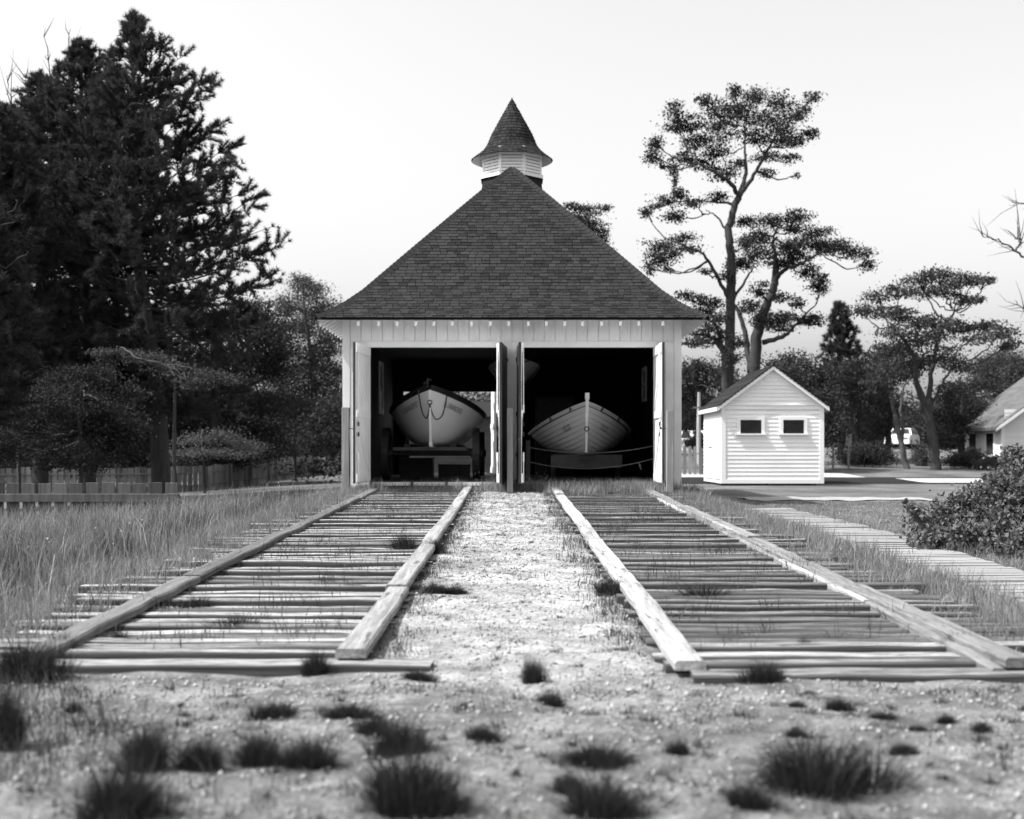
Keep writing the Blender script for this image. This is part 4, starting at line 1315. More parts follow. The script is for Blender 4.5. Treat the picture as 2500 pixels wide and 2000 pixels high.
# ------------------------------------------------------------------ foliage
def rand_dirs(n, rng):
    v = rng.normal(size=(n, 3))
    return v / np.linalg.norm(v, axis=1, keepdims=True)
def leaf_quads(C, size, rng, up=0.3, aspect=0.55, tone=None):
    """rhombus leaves at points C"""
    n = len(C)
    d = rand_dirs(n, rng); d[:, 2] += up * 0.2
    d /= np.linalg.norm(d, axis=1, keepdims=True)
    nrm = rand_dirs(n, rng); nrm[:, 2] += up
    s = np.cross(d, nrm); s /= np.linalg.norm(s, axis=1, keepdims=True) + 1e-9
    L = (size * rng.uniform(0.6, 1.35, n))[:, None]
    bend = np.cross(s, d) * L * rng.uniform(-.2, .2, (n, 1))
    a = C - d * L * .5; b = C + s * L * aspect * .5 + bend; c = C + d * L * .5; e = C - s * L * aspect * .5 + bend
    V = np.stack([a, b, c, e], 1).reshape(-1, 3)
    Fc = np.arange(4 * n).reshape(n, 4)
    tn = rng.uniform(0, 1, n) if tone is None else tone
    return V, Fc, np.repeat(tn, 4)
def clump_points(c, r, n, rng, sub=14, sp=0.34):
    """points in an uneven clump: sub-clusters spread through an ellipsoid"""
    c = np.asarray(c); r = np.asarray(r)
    k = max(4, sub)
    d = rand_dirs(k, rng) * (rng.uniform(0.25, 1.0, (k, 1)) ** 0.5)
    cen = d * 0.86
    wts = rng.uniform(.4, 1.6, k); wts /= wts.sum()
    idx = rng.choice(k, n, p=wts)
    flat = np.array([1.25, 1.25, .75])
    p = cen[idx] + rng.normal(size=(n, 3)) * sp * flat * rng.uniform(.5, 1.1, (k, 1))[idx]
    tone = np.clip(rng.uniform(0, 1, k)[idx] * .55 + rng.uniform(0, .45, n), 0, 1)
    return c + p * r, tone
def crown_mesh(clumps, leaf, dens, rng, sub=14, sp=.34, aspect=.55):
    VV, FF, TT, o = [], [], [], 0
    for (c, r) in clumps:
        A = math.pi * r[0] * r[2]
        n = int(2.6 * dens * A / (leaf * leaf * aspect * .5))
        p, tn = clump_points(c, r, max(n, 20), rng, sub, sp)
        V, Fc, tt_ = leaf_quads(p, leaf, rng, aspect=aspect, tone=tn)
        VV.append(V); FF.append(Fc + o); TT.append(tt_); o += len(V)
    return np_mesh('crown', np.concatenate(VV), np.concatenate(FF), np.concatenate(TT))
def wig(pts, rad, rng, amp):
    """smooth, wandering limb through the given points"""
    pts = [np.array(p, float) for p in pts]
    out, rr = [], []
    for i in range(len(pts) - 1):
        p0 = pts[max(i - 1, 0)]; p1 = pts[i]; p2 = pts[i + 1]; p3 = pts[min(i + 2, len(pts) - 1)]
        for f in np.linspace(0, 1, 6, endpoint=False):
            q = 0.5 * (2 * p1 + (p2 - p0) * f + (2 * p0 - 5 * p1 + 4 * p2 - p3) * f * f + (3 * p1 - p0 - 3 * p2 + p3) * f ** 3)
            out.append(q + rng.normal(size=3) * amp * (0 if i == 0 and f == 0 else 1))
            rr.append(rad[i] + (rad[i + 1] - rad[i]) * f)
    out.append(pts[-1]); rr.append(rad[-1])
    return out, rr
def px_tree(name, label, Y, base, limbs, clumps, leaf, dens, bark='bark', leaves='leaves_dark', group=None, seed=1, depth=1.0, sub=26, sp=.38, auto=True, cat='tree'):
    """limbs: list of ([(u,v,dY,radius_m)...]); clumps: (u, v, ru, rv[, dY]) in photograph pixels at distance Y, turned into metres with a depth of their own"""
    rng = np.random.default_rng(seed)
    bx = XU(base, Y)
    root = thing(name, label, cat, (bx, Y, gz(bx, Y)), group)
    cl = []
    for q in clumps:
        u, v, ru, rv = q[:4]
        dy = q[4] if len(q) > 4 else rng.uniform(-1, 1) * depth * 2.0
        yy = Y + dy
        k = yy / F
        cl.append((P(u, v, yy), (ru * k, max(ru, rv) * k * depth, rv * k)))
    tb = MB()
    ends = []
    for lm in limbs:
        pts = [P(u, v, Y + dy) for (u, v, dy, r_) in lm]
        if lm is limbs[0]:
            pts[0] = (pts[0][0], pts[0][1], gz(pts[0][0], pts[0][1]) - .2)
        o, r_ = wig(pts, [q[3] for q in lm], rng, 0.02 * Y / 50)
        tb.tube(o, r_, 8)
        ends += list(zip(o, r_))[3:]
    if auto and ends:
        E = np.array([e[0] for e in ends])
        for (c, r) in cl:                       # a thin branch into each clump
            c = np.array(c)
            dd = np.linalg.norm((E - c) * np.array([1, .6, 1]), axis=1) + np.maximum(0, E[:, 2] - c[2]) * 1.5
            i = int(np.argmin(dd))
            a = E[i]
            m_ = (a + c) / 2 + np.array([0, 0, -.12 * np.linalg.norm(c - a)])
            o, r_ = wig([a, m_, c], [min(ends[i][1] * .6, .07), .035, .012], rng, .03)
            tb.tube(o, r_, 5)
            for _ in range(5):
                t_ = c + rand_dirs(1, rng)[0] * np.array(r) * .9
                tb.tube([m_ * .4 + c * .6, (c + t_) / 2 + rng.normal(size=3) * .05, t_], [.018, .012, .005], 4)
    if tb.v:
        tb.build('trunk', bark, root, smooth=True)
    if cl:
        link('crown', crown_mesh(cl, leaf * .74, dens, rng, sub, sp), leaves, root)
    return root

# tall trees right of the boathouse
def Q(x, y):                                    # from the 2156-wide view of the sky quarter to photograph pixels
    return (1500 + x * .4638, 150 + y * .4638)
def C(x, y, rx, ry, *d):
    return Q(x, y) + (rx * .4638, ry * .4638) + d
def Lm(*pts):
    return [Q(p[0], p[1]) + (p[2], p[3]) for p in pts]
px_tree('tall_tree', 'tallest open tree right of the boathouse with a high rounded crown', 58, 1778,
        [Lm((600, 2000, 0, .28), (600, 1700, 0, .25), (612, 1250, 0, .22), (615, 1050, 0, .20), (600, 900, 0, .18), (630, 780, 0, .16), (655, 715, 0, .16)),
         Lm((655, 715, 0, .12), (620, 650, -.4, .10), (540, 590, -.8, .07), (440, 540, -1, .04)),
         Lm((655, 715, 0, .12), (690, 590, .4, .09), (685, 450, .8, .05), (690, 300, 1, .03)),
         Lm((655, 715, 0, .12), (720, 620, 0, .09), (800, 480, -.4, .06), (900, 300, -.8, .03)),
         Lm((640, 750, 0, .08), (560, 745, .4, .05), (450, 735, .9, .03), (300, 740, 1.2, .02)),
         Lm((600, 900, 0, .06), (540, 820, .3, .04), (480, 780, .5, .015)),
         Lm((605, 1260, 0, .10), (540, 1130, -.5, .08), (470, 1020, -1, .06), (350, 960, -1.3, .03)),
         Lm((620, 1260, 0, .08), (680, 1170, .5, .06), (725, 1100, .8, .04))],
        [C(630, 170, 35, 55), C(470, 205, 45, 40), C(740, 180, 60, 50), C(320, 260, 50, 55), C(1035, 190, 42, 36), C(880, 210, 75, 50), C(560, 260, 80, 60),
         C(700, 280, 100, 70), C(860, 320, 100, 65), C(980, 270, 55, 45), C(400, 330, 80, 55), C(560, 370, 90, 60), C(330, 340, 60, 40), C(215, 430, 48, 40), C(205, 500, 50, 48),
         C(740, 400, 90, 50), C(890, 400, 80, 60), C(1035, 375, 42, 34), C(960, 420, 50, 34), C(420, 430, 80, 50), C(540, 470, 80, 45), C(360, 510, 65, 40), C(470, 540, 70, 40),
         C(560, 590, 75, 48), C(640, 540, 50, 30), C(310, 570, 35, 40), C(800, 590, 40, 32), C(250, 545, 20, 28), C(320, 630, 16, 40), C(800, 500, 70, 30), C(920, 510, 60, 25), C(965, 600, 14, 18),
         C(350, 705, 45, 42), C(420, 745, 60, 28), C(270, 730, 60, 30), C(165, 800, 34, 34), C(310, 810, 55, 48), C(540, 710, 60, 32), C(215, 760, 40, 22),
         C(350, 935, 70, 34), C(250, 970, 85, 36), C(400, 990, 60, 28), C(210, 1040, 60, 50), C(290, 1030, 70, 40), C(280, 1095, 28, 26), C(480, 1105, 34, 22), C(185, 1090, 30, 36),
         C(690, 1060, 60, 45), C(700, 960, 55, 50), C(590, 1130, 40, 34)],
        0.17, 1.25, seed=31, depth=.9, group='open trees right of the boathouse')
px_tree('spreading_tree', 'leaning tree with layered crown drooping towards the right', 61, 1845,
        [Lm((735, 1800, 0, .33), (740, 1560, 0, .29), (775, 1350, 0, .25), (830, 1220, 0, .20), (850, 1120, 0, .18), (845, 1020, 0, .12)),
         Lm((845, 1150, 0, .14), (890, 1100, -.5, .10), (990, 1060, -1, .07), (1120, 990, -1.5, .04)),
         Lm((715, 1640, 0, .16), (690, 1450, .4, .13), (650, 1310, .7, .10), (625, 1280, 1, .07)),
         Lm((780, 1480, 0, .14), (900, 1440, -.6, .10), (960, 1380, -1, .06), (1060, 1280, -1.4, .03)),
         Lm((845, 1020, 0, .10), (835, 940, .3, .07), (860, 880, .5, .04))],
        [C(690, 850, 60, 36), C(820, 850, 85, 45), C(975, 815, 80, 42), C(950, 880, 60, 34), C(1060, 900, 75, 42), C(1000, 950, 110, 40), C(1180, 965, 90, 42), C(1270, 1010, 85, 40),
         C(1330, 1070, 40, 36), C(1100, 985, 80, 38), C(900, 985, 90, 45), C(960, 1040, 80, 45), C(760, 940, 80, 50), C(750, 1020, 75, 45), C(880, 1060, 70, 40), C(1020, 1110, 60, 50), C(1075, 1190, 50, 50), C(1095, 1140, 35, 35),
         C(640, 1080, 50, 45), C(770, 1200, 60, 42), C(720, 1290, 70, 42), C(860, 1240, 70, 30), C(960, 1270, 40, 36), C(830, 1360, 80, 42), C(900, 1350, 70, 34), C(870, 1400, 80, 30), C(1010, 1360, 50, 34), C(1060, 1360, 60, 34), C(760, 1370, 50, 40)],
        0.17, 1.35, seed=32, depth=.9, group='open trees right of the boathouse')
px_tree('leafy_tree', 'low leafy tree behind the right eave of the boathouse', 56, 1768,
        [Lm((590, 1800, 0, .24), (585, 1600, 0, .2), (560, 1500, 0, .15), (500, 1450, .3, .08), (430, 1470, .6, .03)),
         Lm((575, 1540, 0, .10), (540, 1400, .3, .07), (490, 1280, .6, .04))],
        [C(370, 1230, 48, 28), C(440, 1245, 48, 30), C(520, 1270, 60, 36), C(560, 1350, 55, 40), C(470, 1310, 60, 34), C(500, 1390, 70, 36), C(440, 1430, 60, 28), C(560, 1440, 50, 32), C(410, 1480, 55, 28), C(480, 1480, 60, 28), C(640, 1480, 60, 40), C(620, 1560, 60, 40)],
        0.16, 1.35, seed=33, depth=.9, group='open trees right of the boathouse')
px_tree('leafy_tree', 'leafy treetop showing over the right slope of the boathouse roof', 62, 1428,
        [[(1425, 1100, 0, .3), (1425, 800, 0, .22), (1430, 600, 0, .1), (1440, 520, 0, .05)]],
        [(1400, 505, 24, 12), (1440, 515, 34, 16), (1478, 508, 16, 9), (1425, 545, 42, 18), (1455, 560, 34, 18), (1400, 540, 34, 18), (1470, 585, 16, 20), (1430, 590, 45, 18), (1400, 610, 60, 30), (1450, 640, 40, 30), (1395, 530, 18, 10)],
        0.15, 1.5, seed=34, depth=.9, group='open trees right of the boathouse')
# layered acacia-like tree beyond the lawn
px_tree('layered_tree', 'broad flat-layered tree standing beyond the road near the house', 53, 2282,
        [[(2285, 1160, 0, .26), (2278, 1080, 0, .22), (2265, 1010, 0, .20), (2240, 940, -.3, .13), (2225, 860, -.8, .08), (2180, 800, -1.2, .05)],
         [(2266, 1010, 0, .15), (2272, 930, .3, .11), (2290, 830, .8, .07), (2330, 760, 1.1, .04)],
         [(2268, 1000, 0, .09), (2295, 950, .4, .06), (2330, 890, .8, .03)]],
        [C(1700, 1115, 90, 36), C(1600, 1150, 90, 38), C(1800, 1150, 95, 42), C(1890, 1155, 70, 36), C(1960, 1155, 50, 24), C(1500, 1210, 90, 36), C(1390, 1240, 80, 38), C(1300, 1310, 80, 36), C(1640, 1220, 100, 40), C(1760, 1210, 80, 36),
         C(1420, 1320, 90, 36), C(1520, 1330, 90, 36), C(1840, 1260, 50, 34), C(1900, 1260, 50, 26), C(1600, 1370, 90, 40), C(1720, 1370, 100, 40), C(1480, 1420, 90, 45), C(1820, 1400, 80, 40), C(1960, 1390, 85, 36), C(2040, 1420, 75, 40),
         C(1650, 1450, 120, 45), C(1900, 1460, 90, 36), C(1560, 1500, 110, 45), C(1720, 1540, 100, 45), C(1450, 1520, 90, 45), C(2080, 1490, 60, 40), C(1800, 1600, 90, 45), C(1600, 1600, 100, 50)],
        0.17, 1.35, leaves='leaves_mid', seed=35, depth=.9)
px_tree('twin_trunk_tree', 'slender twin-trunked young tree leaning left in front of the parked car', 54, 2216,
        [[(2216, 1142, 0, .16), (2200, 1080, 0, .12), (2183, 1010, 0, .10), (2175, 955, 0, .07), (2170, 900, 0, .04)],
         [(2203, 1090, 0, .08), (2202, 1030, .2, .08), (2200, 980, .3, .05), (2215, 920, .4, .03)]],
        [(2160, 900, 40, 26), (2200, 910, 36, 24), (2235, 895, 40, 28), (2140, 940, 34, 22)], 0.17, 1.3, bark='bark_pale', leaves='leaves_mid', seed=36)
px_tree('round_tree', 'dense dark round tree directly behind the white shed', 52, 1960,
        [[(1960, 1140, 0, .22), (1960, 1000, 0, .16), (1955, 930, 0, .08)]],
        [(1940, 890, 50, 30), (1990, 920, 48, 40), (1905, 920, 50, 40), (1960, 960, 60, 50), (2020, 975, 36, 40), (1900, 980, 60, 50), (1990, 1020, 50, 50), (2030, 1050, 40, 50), (1930, 1040, 60, 50)],
        0.16, 1.7, seed=37)
for k, (lab, u, Yk, cl) in enumerate((
        ('dark low tree between the boathouse corner and the shed roof', 1700, 66, [(1690, 900, 36, 28), (1735, 905, 40, 28), (1665, 930, 34, 30), (1720, 950, 50, 34), (1770, 930, 40, 34), (1680, 980, 40, 36), (1730, 1000, 46, 40), (1680, 1030, 40, 26), (1790, 980, 40, 40)]),
        ('mid-grey feathery tree right of the shed roof', 2090, 64, [(2060, 900, 44, 30), (2110, 900, 50, 34), (2090, 950, 56, 36), (2040, 960, 40, 36), (2130, 960, 44, 36), (2080, 1010, 56, 40), (2060, 1050, 40, 36), (2120, 1050, 44, 36)]),
        ('tree with soft hanging foliage left of the layered tree', 2165, 66, [(2150, 870, 44, 28), (2180, 900, 44, 30), (2140, 950, 40, 34), (2170, 990, 40, 34), (2150, 1030, 34, 30)]),
        ('dark tree filling the shade right of the layered trunk', 2345, 64, [(2320, 960, 44, 36), (2350, 1000, 44, 40), (2330, 1040, 44, 36), (2370, 950, 40, 36), (2310, 1080, 36, 30), (2300, 1010, 34, 36), (2385, 990, 36, 34)]),
        ('distant tree rising behind the house roof at the right edge', 2440, 84, [(2400, 900, 40, 30), (2440, 880, 44, 34), (2480, 890, 40, 36), (2420, 930, 44, 30), (2470, 940, 44, 34), (2510, 930, 40, 36), (2440, 960, 50, 30)]))):
    px_tree('leafy_tree', lab, Yk, u, [[(u, 1130, 0, .2), (u + 4, 1000, 0, .15), (u - 3, 920, 0, .07)]], cl, 0.19, 1.5,
            leaves=('leaves_dark', 'leaves_mid', 'leaves_mid', 'leaves_dark', 'leaves_mid')[k], seed=50 + k, group='trees beyond the road')
for k, (lab, u, v, ru, rv, Yk, lm_) in enumerate((
        ('dark rounded shrub below the right house wall', 2365, 1118, 46, 28, 55, 'leaves_dark'),
        ('low grey shrub beside the right house corner', 2425, 1130, 40, 22, 54, 'leaves_mid'),
        ('clipped hedge hiding the car beyond the picket fence', 1705, 1076, 34, 20, 66, 'leaves_dark'),
        ('dark shrub at the foot of the trees right of the shed', 2110, 1105, 60, 34, 57, 'leaves_dark'),
        ('shrub at the base of the layered tree', 2248, 1105, 16, 36, 57, 'leaves_mid'))):
    px_tree('shrub', lab, Yk, u, [[(u, v + rv, 0, .05), (u, v, 0, .02)]], [(u + i * ru * .5, v + abs(i) * 6, ru * .62, rv * .8) for i in (-1, 0, 1)] + [(u, v + rv * .5, ru, rv * .6)], 0.12, 1.9,
            leaves=lm_, seed=70 + k, group='shrubs beyond the road', cat='shrub')

# conifers
def pine(name, label, Y, base_u, base_v, pts, apex, env, seed, ntw=9, group=None, needle=.17, bark='bark', dead=0, mat_='needles', twig=3.3, skip=0.0):
    """pts: trunk course in pixels; env(v) -> (left, right) crown half-widths in pixels"""
    rng = np.random.default_rng(seed)
    k = Y / F
    bx = XU(base_u, Y)
    root = thing(name, label, 'tree', (bx, Y, gz(bx, Y)), group)
    tp = [np.array(P(u, v, Y)) for (u, v) in pts]
    tp[0][2] = gz(tp[0][0], Y) - .2
    H = tp[-1][2]
    rad0 = .30 * (H / 14)
    tb = MB()
    rr = [max(.015, rad0 * (1 - (p[2] - tp[0][2]) / (H - tp[0][2]) * .97)) for p in tp]
    o, r_ = wig(tp, rr, rng, .01)
    tb.tube(o, r_, 9)
    O = np.array(o)
    tufts, tdir, ttone = [], [], []
    z0 = CAM_H + (VH - env[0][0]) * k
    ev = np.array([e[0] for e in env], float); el = np.array([e[1] for e in env], float); er = np.array([e[2] for e in env], float)
    z = z0
    while z < H - .25:
        f = (z - z0) / (H - z0)
        c = np.array([np.interp(z, O[:, 2], O[:, 0]), np.interp(z, O[:, 2], O[:, 1]), z])
        v = VH - (z - CAM_H) / k
        order = np.argsort(ev)
        Lr = float(np.interp(v, ev[order], er[order])) * k; Ll = float(np.interp(v, ev[order], el[order])) * k
        nb = rng.integers(4, 6)
        ph = rng.uniform(0, 6.28)
        for b in range(nb):
            if rng.random() < skip: continue
            a = ph + b * 6.283 / nb + rng.uniform(-.35, .35)
            ca = math.cos(a)
            L = (Lr if ca > 0 else Ll) * abs(ca) + .5 * (Lr + Ll) * (1 - abs(ca))
            L *= rng.uniform(.74, 1.04)
            if L < .15: L = .15
            el_ = R(-8 + 62 * f ** 1.2 + rng.uniform(-8, 8))
            hd = np.array([math.cos(a), math.sin(a), 0])
            n = 7
            pp_ = []
            for i in range(n + 1):
                s = i / n
                pp_.append(c + hd * L * s * math.cos(el_ * (1 - .3 * s)) + np.array([0, 0, L * s * math.sin(el_) - .10 * L * s * (1 - s) * 2 + .18 * L * s ** 2.4 * (1 - f)]) + rng.normal(size=3) * .02 * L)
            tb.tube(pp_, [max(.008, .045 * (1 - f) * (1 - i / n) + .008) for i in range(n + 1)], 5, cap=False)
            ntwig = max(3, int(ntw * L / 1.6))
            for q in range(ntwig):
                s = rng.uniform(.22, 1.0) ** .8
                i = min(int(s * n), n - 1); ff = s * n - i
                p0 = pp_[i] * (1 - ff) + pp_[i + 1] * ff
                dr = hd * rng.uniform(.2, 1) + rng.normal(size=3) * .55 + np.array([0, 0, .35 + .4 * f])
                dr /= np.linalg.norm(dr)
                lt = rng.uniform(.2, .75) * (.35 + .55 * (1 - s) + .25) * min(1.2, L / 1.5 + .3)
                p1 = p0 + dr * lt
                tb.tube([p0, p1], [.012, .005], 3, cap=False)
                tn = rng.uniform(0, 1)
                m_ = max(1, int(lt * twig / .3))
                for j in range(m_ + 1):
                    g = (j + 1) / (m_ + 1)
                    tufts.append(p0 + (p1 - p0) * g); tdir.append(dr + np.array([0, 0, .35])); ttone.append(tn)
            tufts.append(pp_[-1]); tdir.append(hd + np.array([0, 0, .8])); ttone.append(rng.uniform())
        z += rng.uniform(.16, .30) * (1.15 - .5 * f) * (H / 14)
    for i in range(5):
        tufts.append(np.array(tp[-1]) - np.array([0, 0, .12 * i])); tdir.append(np.array([0, 0, 1.])); ttone.append(.4)
    if dead:
        for i in range(dead):
            zz_ = rng.uniform(z0, z0 + (H - z0) * .75); a = rng.uniform(0, 6.28)
            c = np.array([np.interp(zz_, O[:, 2], O[:, 0]), np.interp(zz_, O[:, 2], O[:, 1]), zz_])
            hd = np.array([math.cos(a), -abs(math.sin(a)), rng.uniform(-.1, .6)])
            o2, r2 = wig([c, c + hd * 1.2 + rng.normal(size=3) * .2, c + hd * 2.4 + rng.normal(size=3) * .4], [.04, .025, .008], rng, .05)
            tb.tube(o2, r2, 5)
    tb.build('trunk', bark, root, smooth=True)
    T = np.array(tufts); D = np.array(tdir); D /= np.linalg.norm(D, axis=1, keepdims=True)
    nn = 26
    n = len(T)
    T2 = np.repeat(T, nn, 0); D2 = np.repeat(D, nn, 0)
    dirs = D2 * 1.0 + rand_dirs(n * nn, rng) * .85
    dirs /= np.linalg.norm(dirs, axis=1, keepdims=True)
    s = np.cross(dirs, rand_dirs(n * nn, rng)); s /= np.linalg.norm(s, axis=1, keepdims=True)
    L = (needle * rng.uniform(.6, 1.25, n * nn))[:, None]
    wv = .015 * needle / .22
    V = np.stack([T2 + s * wv, T2 - s * wv, T2 + dirs * L], 1).reshape(-1, 3)
    tn = np.repeat(np.clip(np.repeat(np.array(ttone), nn) * .6 + rng.uniform(0, .4, n * nn), 0, 1), 3)
    link('crown', np_mesh('crown', V, np.arange(3 * n * nn).reshape(-1, 3), tn), mat_, root)
    return root
GP = 'pines at the left of the photograph'
pine('pine_tree', 'tallest pine at left, its dark trunk leaning over the fence', 36, 392, 1180, [(392, 1180), (388, 1020), (360, 800), (335, 600), (325, 300), (326, 28)], 26,
     [(1000, 150, 190), (900, 190, 300), (750, 200, 365), (635, 200, 350), (547, 190, 315), (429, 180, 265), (315, 115, 195), (236, 85, 142), (148, 48, 84), (90, 20, 36), (28, 3, 4)], 101, group=GP, dead=4, skip=.05, ntw=9)
pine('pine_tree', 'second pine left of the tallest, with a bushy pointed top', 38, 204, 1180, [(215, 1180), (208, 800), (204, 400), (198, 96)], 94,
     [(950, 240, 220), (700, 240, 210), (450, 190, 180), (250, 85, 90), (160, 34, 42), (96, 4, 4)], 102, group=GP, dead=5)
pine('pine_tree', 'third pine near the left edge with sparse pale twigs on top', 40, 96, 1180, [(100, 1180), (98, 700), (96, 300), (100, 176)], 172,
     [(950, 260, 240), (700, 230, 220), (450, 160, 160), (290, 55, 66), (176, 5, 5)], 103, group=GP, dead=5)
pine('pine_tree', 'dark pine cut off by the left edge of the photograph', 34, -20, 1200, [(-20, 1200), (-18, 800), (-15, 500), (-12, 262)], 260,
     [(1040, 190, 190), (800, 200, 190), (500, 130, 125), (350, 75, 80), (262, 6, 6)], 104, group=GP, dead=2)
pine('pine_tree', 'nearest dark pine spreading its lower boughs in from the left edge', 27, -150, 1260, [(-150, 1260), (-146, 900), (-140, 560), (-136, 330)], 326,
     [(1000, 240, 240), (800, 235, 235), (600, 150, 150), (450, 75, 75), (330, 6, 6)], 106, group=GP, dead=2)
px_tree('leafy_tree', 'leafy tree between the tallest pine and the boathouse', 67, 760,
        [[(770, 1160, 0, .2), (765, 950, 0, .15), (750, 800, 0, .08), (735, 690, 0, .03)]],
        [(735, 690, 34, 24), (760, 720, 40, 30), (700, 740, 40, 34), (790, 760, 40, 34), (740, 790, 56, 40), (690, 810, 50, 40), (800, 830, 44, 44), (740, 870, 70, 50), (690, 910, 60, 50), (800, 920, 50, 50), (750, 970, 70, 50), (690, 1000, 60, 50), (800, 1010, 46, 44), (745, 1060, 70, 45), (820, 1075, 36, 36), (690, 1080, 50, 40)],
        0.14, 1.35, leaves='leaves_mid', seed=41, depth=.9)
px_tree('leafy_tree', 'dark leafy tree filling the gap under the pines', 52, 520,
        [[(520, 1170, 0, .25), (525, 900, 0, .2), (515, 780, 0, .08)]],
        [(u, v, 75, 55) for u in (420, 530, 630) for v in (800, 890, 980, 1065)] + [(470, 760, 60, 45), (600, 770, 60, 50), (660, 860, 50, 45), (650, 1100, 50, 35), (560, 1110, 60, 35)],
        0.17, 1.5, seed=42, depth=.9)
px_tree('leafy_tree', 'dark leafy tree in deep shade behind the far left fence', 50, 120,
        [[(120, 1170, 0, .25), (130, 900, 0, .2), (125, 800, 0, .08)]],
        [(u, v, 75, 55) for u in (-40, 50, 150, 250, 330) for v in (830, 920, 1010, 1085)], 0.18, 1.4, seed=43, depth=.9)
for k, (lab, u, Yk, cl, lm_) in enumerate((
        ('sunlit bushy shrub at left under the pines', 200, 31, [(150, 930, 60, 34), (230, 915, 60, 32), (290, 945, 50, 34), (190, 970, 80, 40), (260, 1000, 70, 44), (130, 990, 50, 44), (200, 1050, 90, 50), (290, 1060, 60, 50), (120, 1070, 60, 50), (50, 1040, 50, 50), (60, 1100, 60, 40), (10, 1080, 50, 50), (230, 1110, 80, 36), (150, 1120, 70, 36)], 'leaves_dark'),
        ('pale shrub spilling over the board fence right of the pine trunk', 500, 46, [(450, 1108, 44, 14), (510, 1100, 50, 16), (560, 1106, 40, 15), (470, 1075, 40, 20), (540, 1070, 44, 20), (600, 1092, 40, 18)], 'leaves_light'),
        ('small shrub growing through the board fence near the boathouse', 722, 56, [(700, 1130, 26, 18), (735, 1125, 28, 18), (720, 1105, 28, 16), (715, 1150, 34, 16)], 'leaves_light'),
        ('drooping bough of foliage hanging below the tallest pine', 430, 33, [(300, 868, 60, 18), (370, 885, 60, 22), (430, 905, 50, 22), (480, 930, 46, 24), (530, 915, 50, 22), (260, 860, 40, 14)], 'leaves_mid'))):
    px_tree('shrub', lab, Yk, u, [[(u, 1190, 0, .07), (u - 5, 1050, 0, .05), (u, cl[0][1], 0, .02)]], cl, 0.11, 1.35, leaves=lm_, seed=80 + k, group='shrubs along the left fence', cat='shrub', depth=.8, sub=11, sp=.42)
# spruce and bare tree on the right
pine('spruce_tree', 'dark narrow spruce standing between the shed and the layered tree', 66, 2052, 1140, [(2052, 1140), (2052, 950), (2050, 740)], 738,
     [(1000, 52, 52), (880, 46, 46), (800, 24, 24), (738, 2, 2)], 105, needle=.26, skip=.35, ntw=5)
def bare(name, label, Y, u, limbs, bark='bark_pale', seed=3, twigs=12):
    rng = np.random.default_rng(seed)
    x = XU(u, Y)
    root = thing(name, label, 'tree', (x, Y, gz(x, Y)))
    tb = MB()
    for i, lm in enumerate(limbs):
        pts = [P(a, b, Y + c) for (a, b, c, r_) in lm]
        if i == 0: pts[0] = (pts[0][0], pts[0][1], gz(pts[0][0], pts[0][1]) - .2)
        o, r_ = wig(pts, [q[3] for q in lm], rng, .03)
        tb.tube(o, r_, 7)
        if i:
            for _ in range(twigs):
                j = rng.integers(2, len(o))
                d = np.array(o[j]) - np.array(o[j - 2]); d /= np.linalg.norm(d) + 1e-9
                d = d + rng.normal(size=3) * .6
                l_ = rng.uniform(.3, 1.0)
                m_ = np.array(o[j]) + d * l_ * .5 + rng.normal(size=3) * .05
                tb.tube([o[j], m_, m_ + d * l_ * .5 + rng.normal(size=3) * .12], [.02, .012, .004], 4)
    tb.build('trunk', bark, root, smooth=True)
    return root
bare('bare_tree', 'leafless tree reaching in from the right edge', 46, 2580,
     [[(2590, 1160, 0, .3), (2580, 900, 0, .24), (2570, 650, 0, .18), (2560, 450, 0, .1)],
      [(2572, 700, 0, .06), (2520, 650, 0, .05), (2470, 605, -.2, .035), (2430, 585, -.3, .02), (2395, 575, -.4, .006)],
      [(2480, 612, 0, .05), (2490, 590, 0, .03), (2470, 572, 0, .01)],
      [(2566, 540, 0, .06), (2520, 505, 0, .04), (2470, 492, .2, .01)],
      [(2576, 800, 0, .06), (2510, 760, 0, .04), (2478, 735, .2, .01)]], seed=8)
bare('bare_tree', 'pale leafless branches fanning above the left edge pines', 43, 40,
     [[(45, 1180, 0, .07), (42, 700, 0, .07), (40, 330, 0, .06)],
      [(40, 420, 0, .05), (30, 290, 0, .03), (18, 200, 0, .008)],
      [(60, 420, 0, .05), (120, 250, .4, .03), (110, 70, .6, .008)],
      [(60, 400, 0, .05), (150, 220, 0, .03), (172, 70, .3, .008)],
      [(50, 420, 0, .05), (80, 280, 0, .03), (62, 190, 0, .008)]], seed=9, bark='bark', twigs=14)
# pale dead branch under the pine
rngd = np.random.default_rng(5)
db = MB()
for (a, b, c) in (((360, 880), (430, 900), (447, 955)), ((385, 885), (440, 905), (455, 930)), ((330, 872), (400, 888), (440, 925)), ((405, 890), (450, 895), (470, 905)), ((400, 893), (425, 915), (440, 935))):
    o, r_ = wig([P(a[0], a[1], 30), P(b[0], b[1], 29.8), P(c[0], c[1], 29.6)], [.018, .015, .006], rngd, .03)
    db.tube(o, r_, 6)
o, r_ = wig([P(378, 905, 36), P(300, 850, 33), P(330, 872, 30), P(362, 881, 30)], [.025, .025, .022, .018], rngd, .02)
db.tube(o, r_, 6)
tag(db.build('dead_branch', 'bark_dead', None, smooth=True), 'pale broken branch drooping from the pine trunk at left', 'branch')

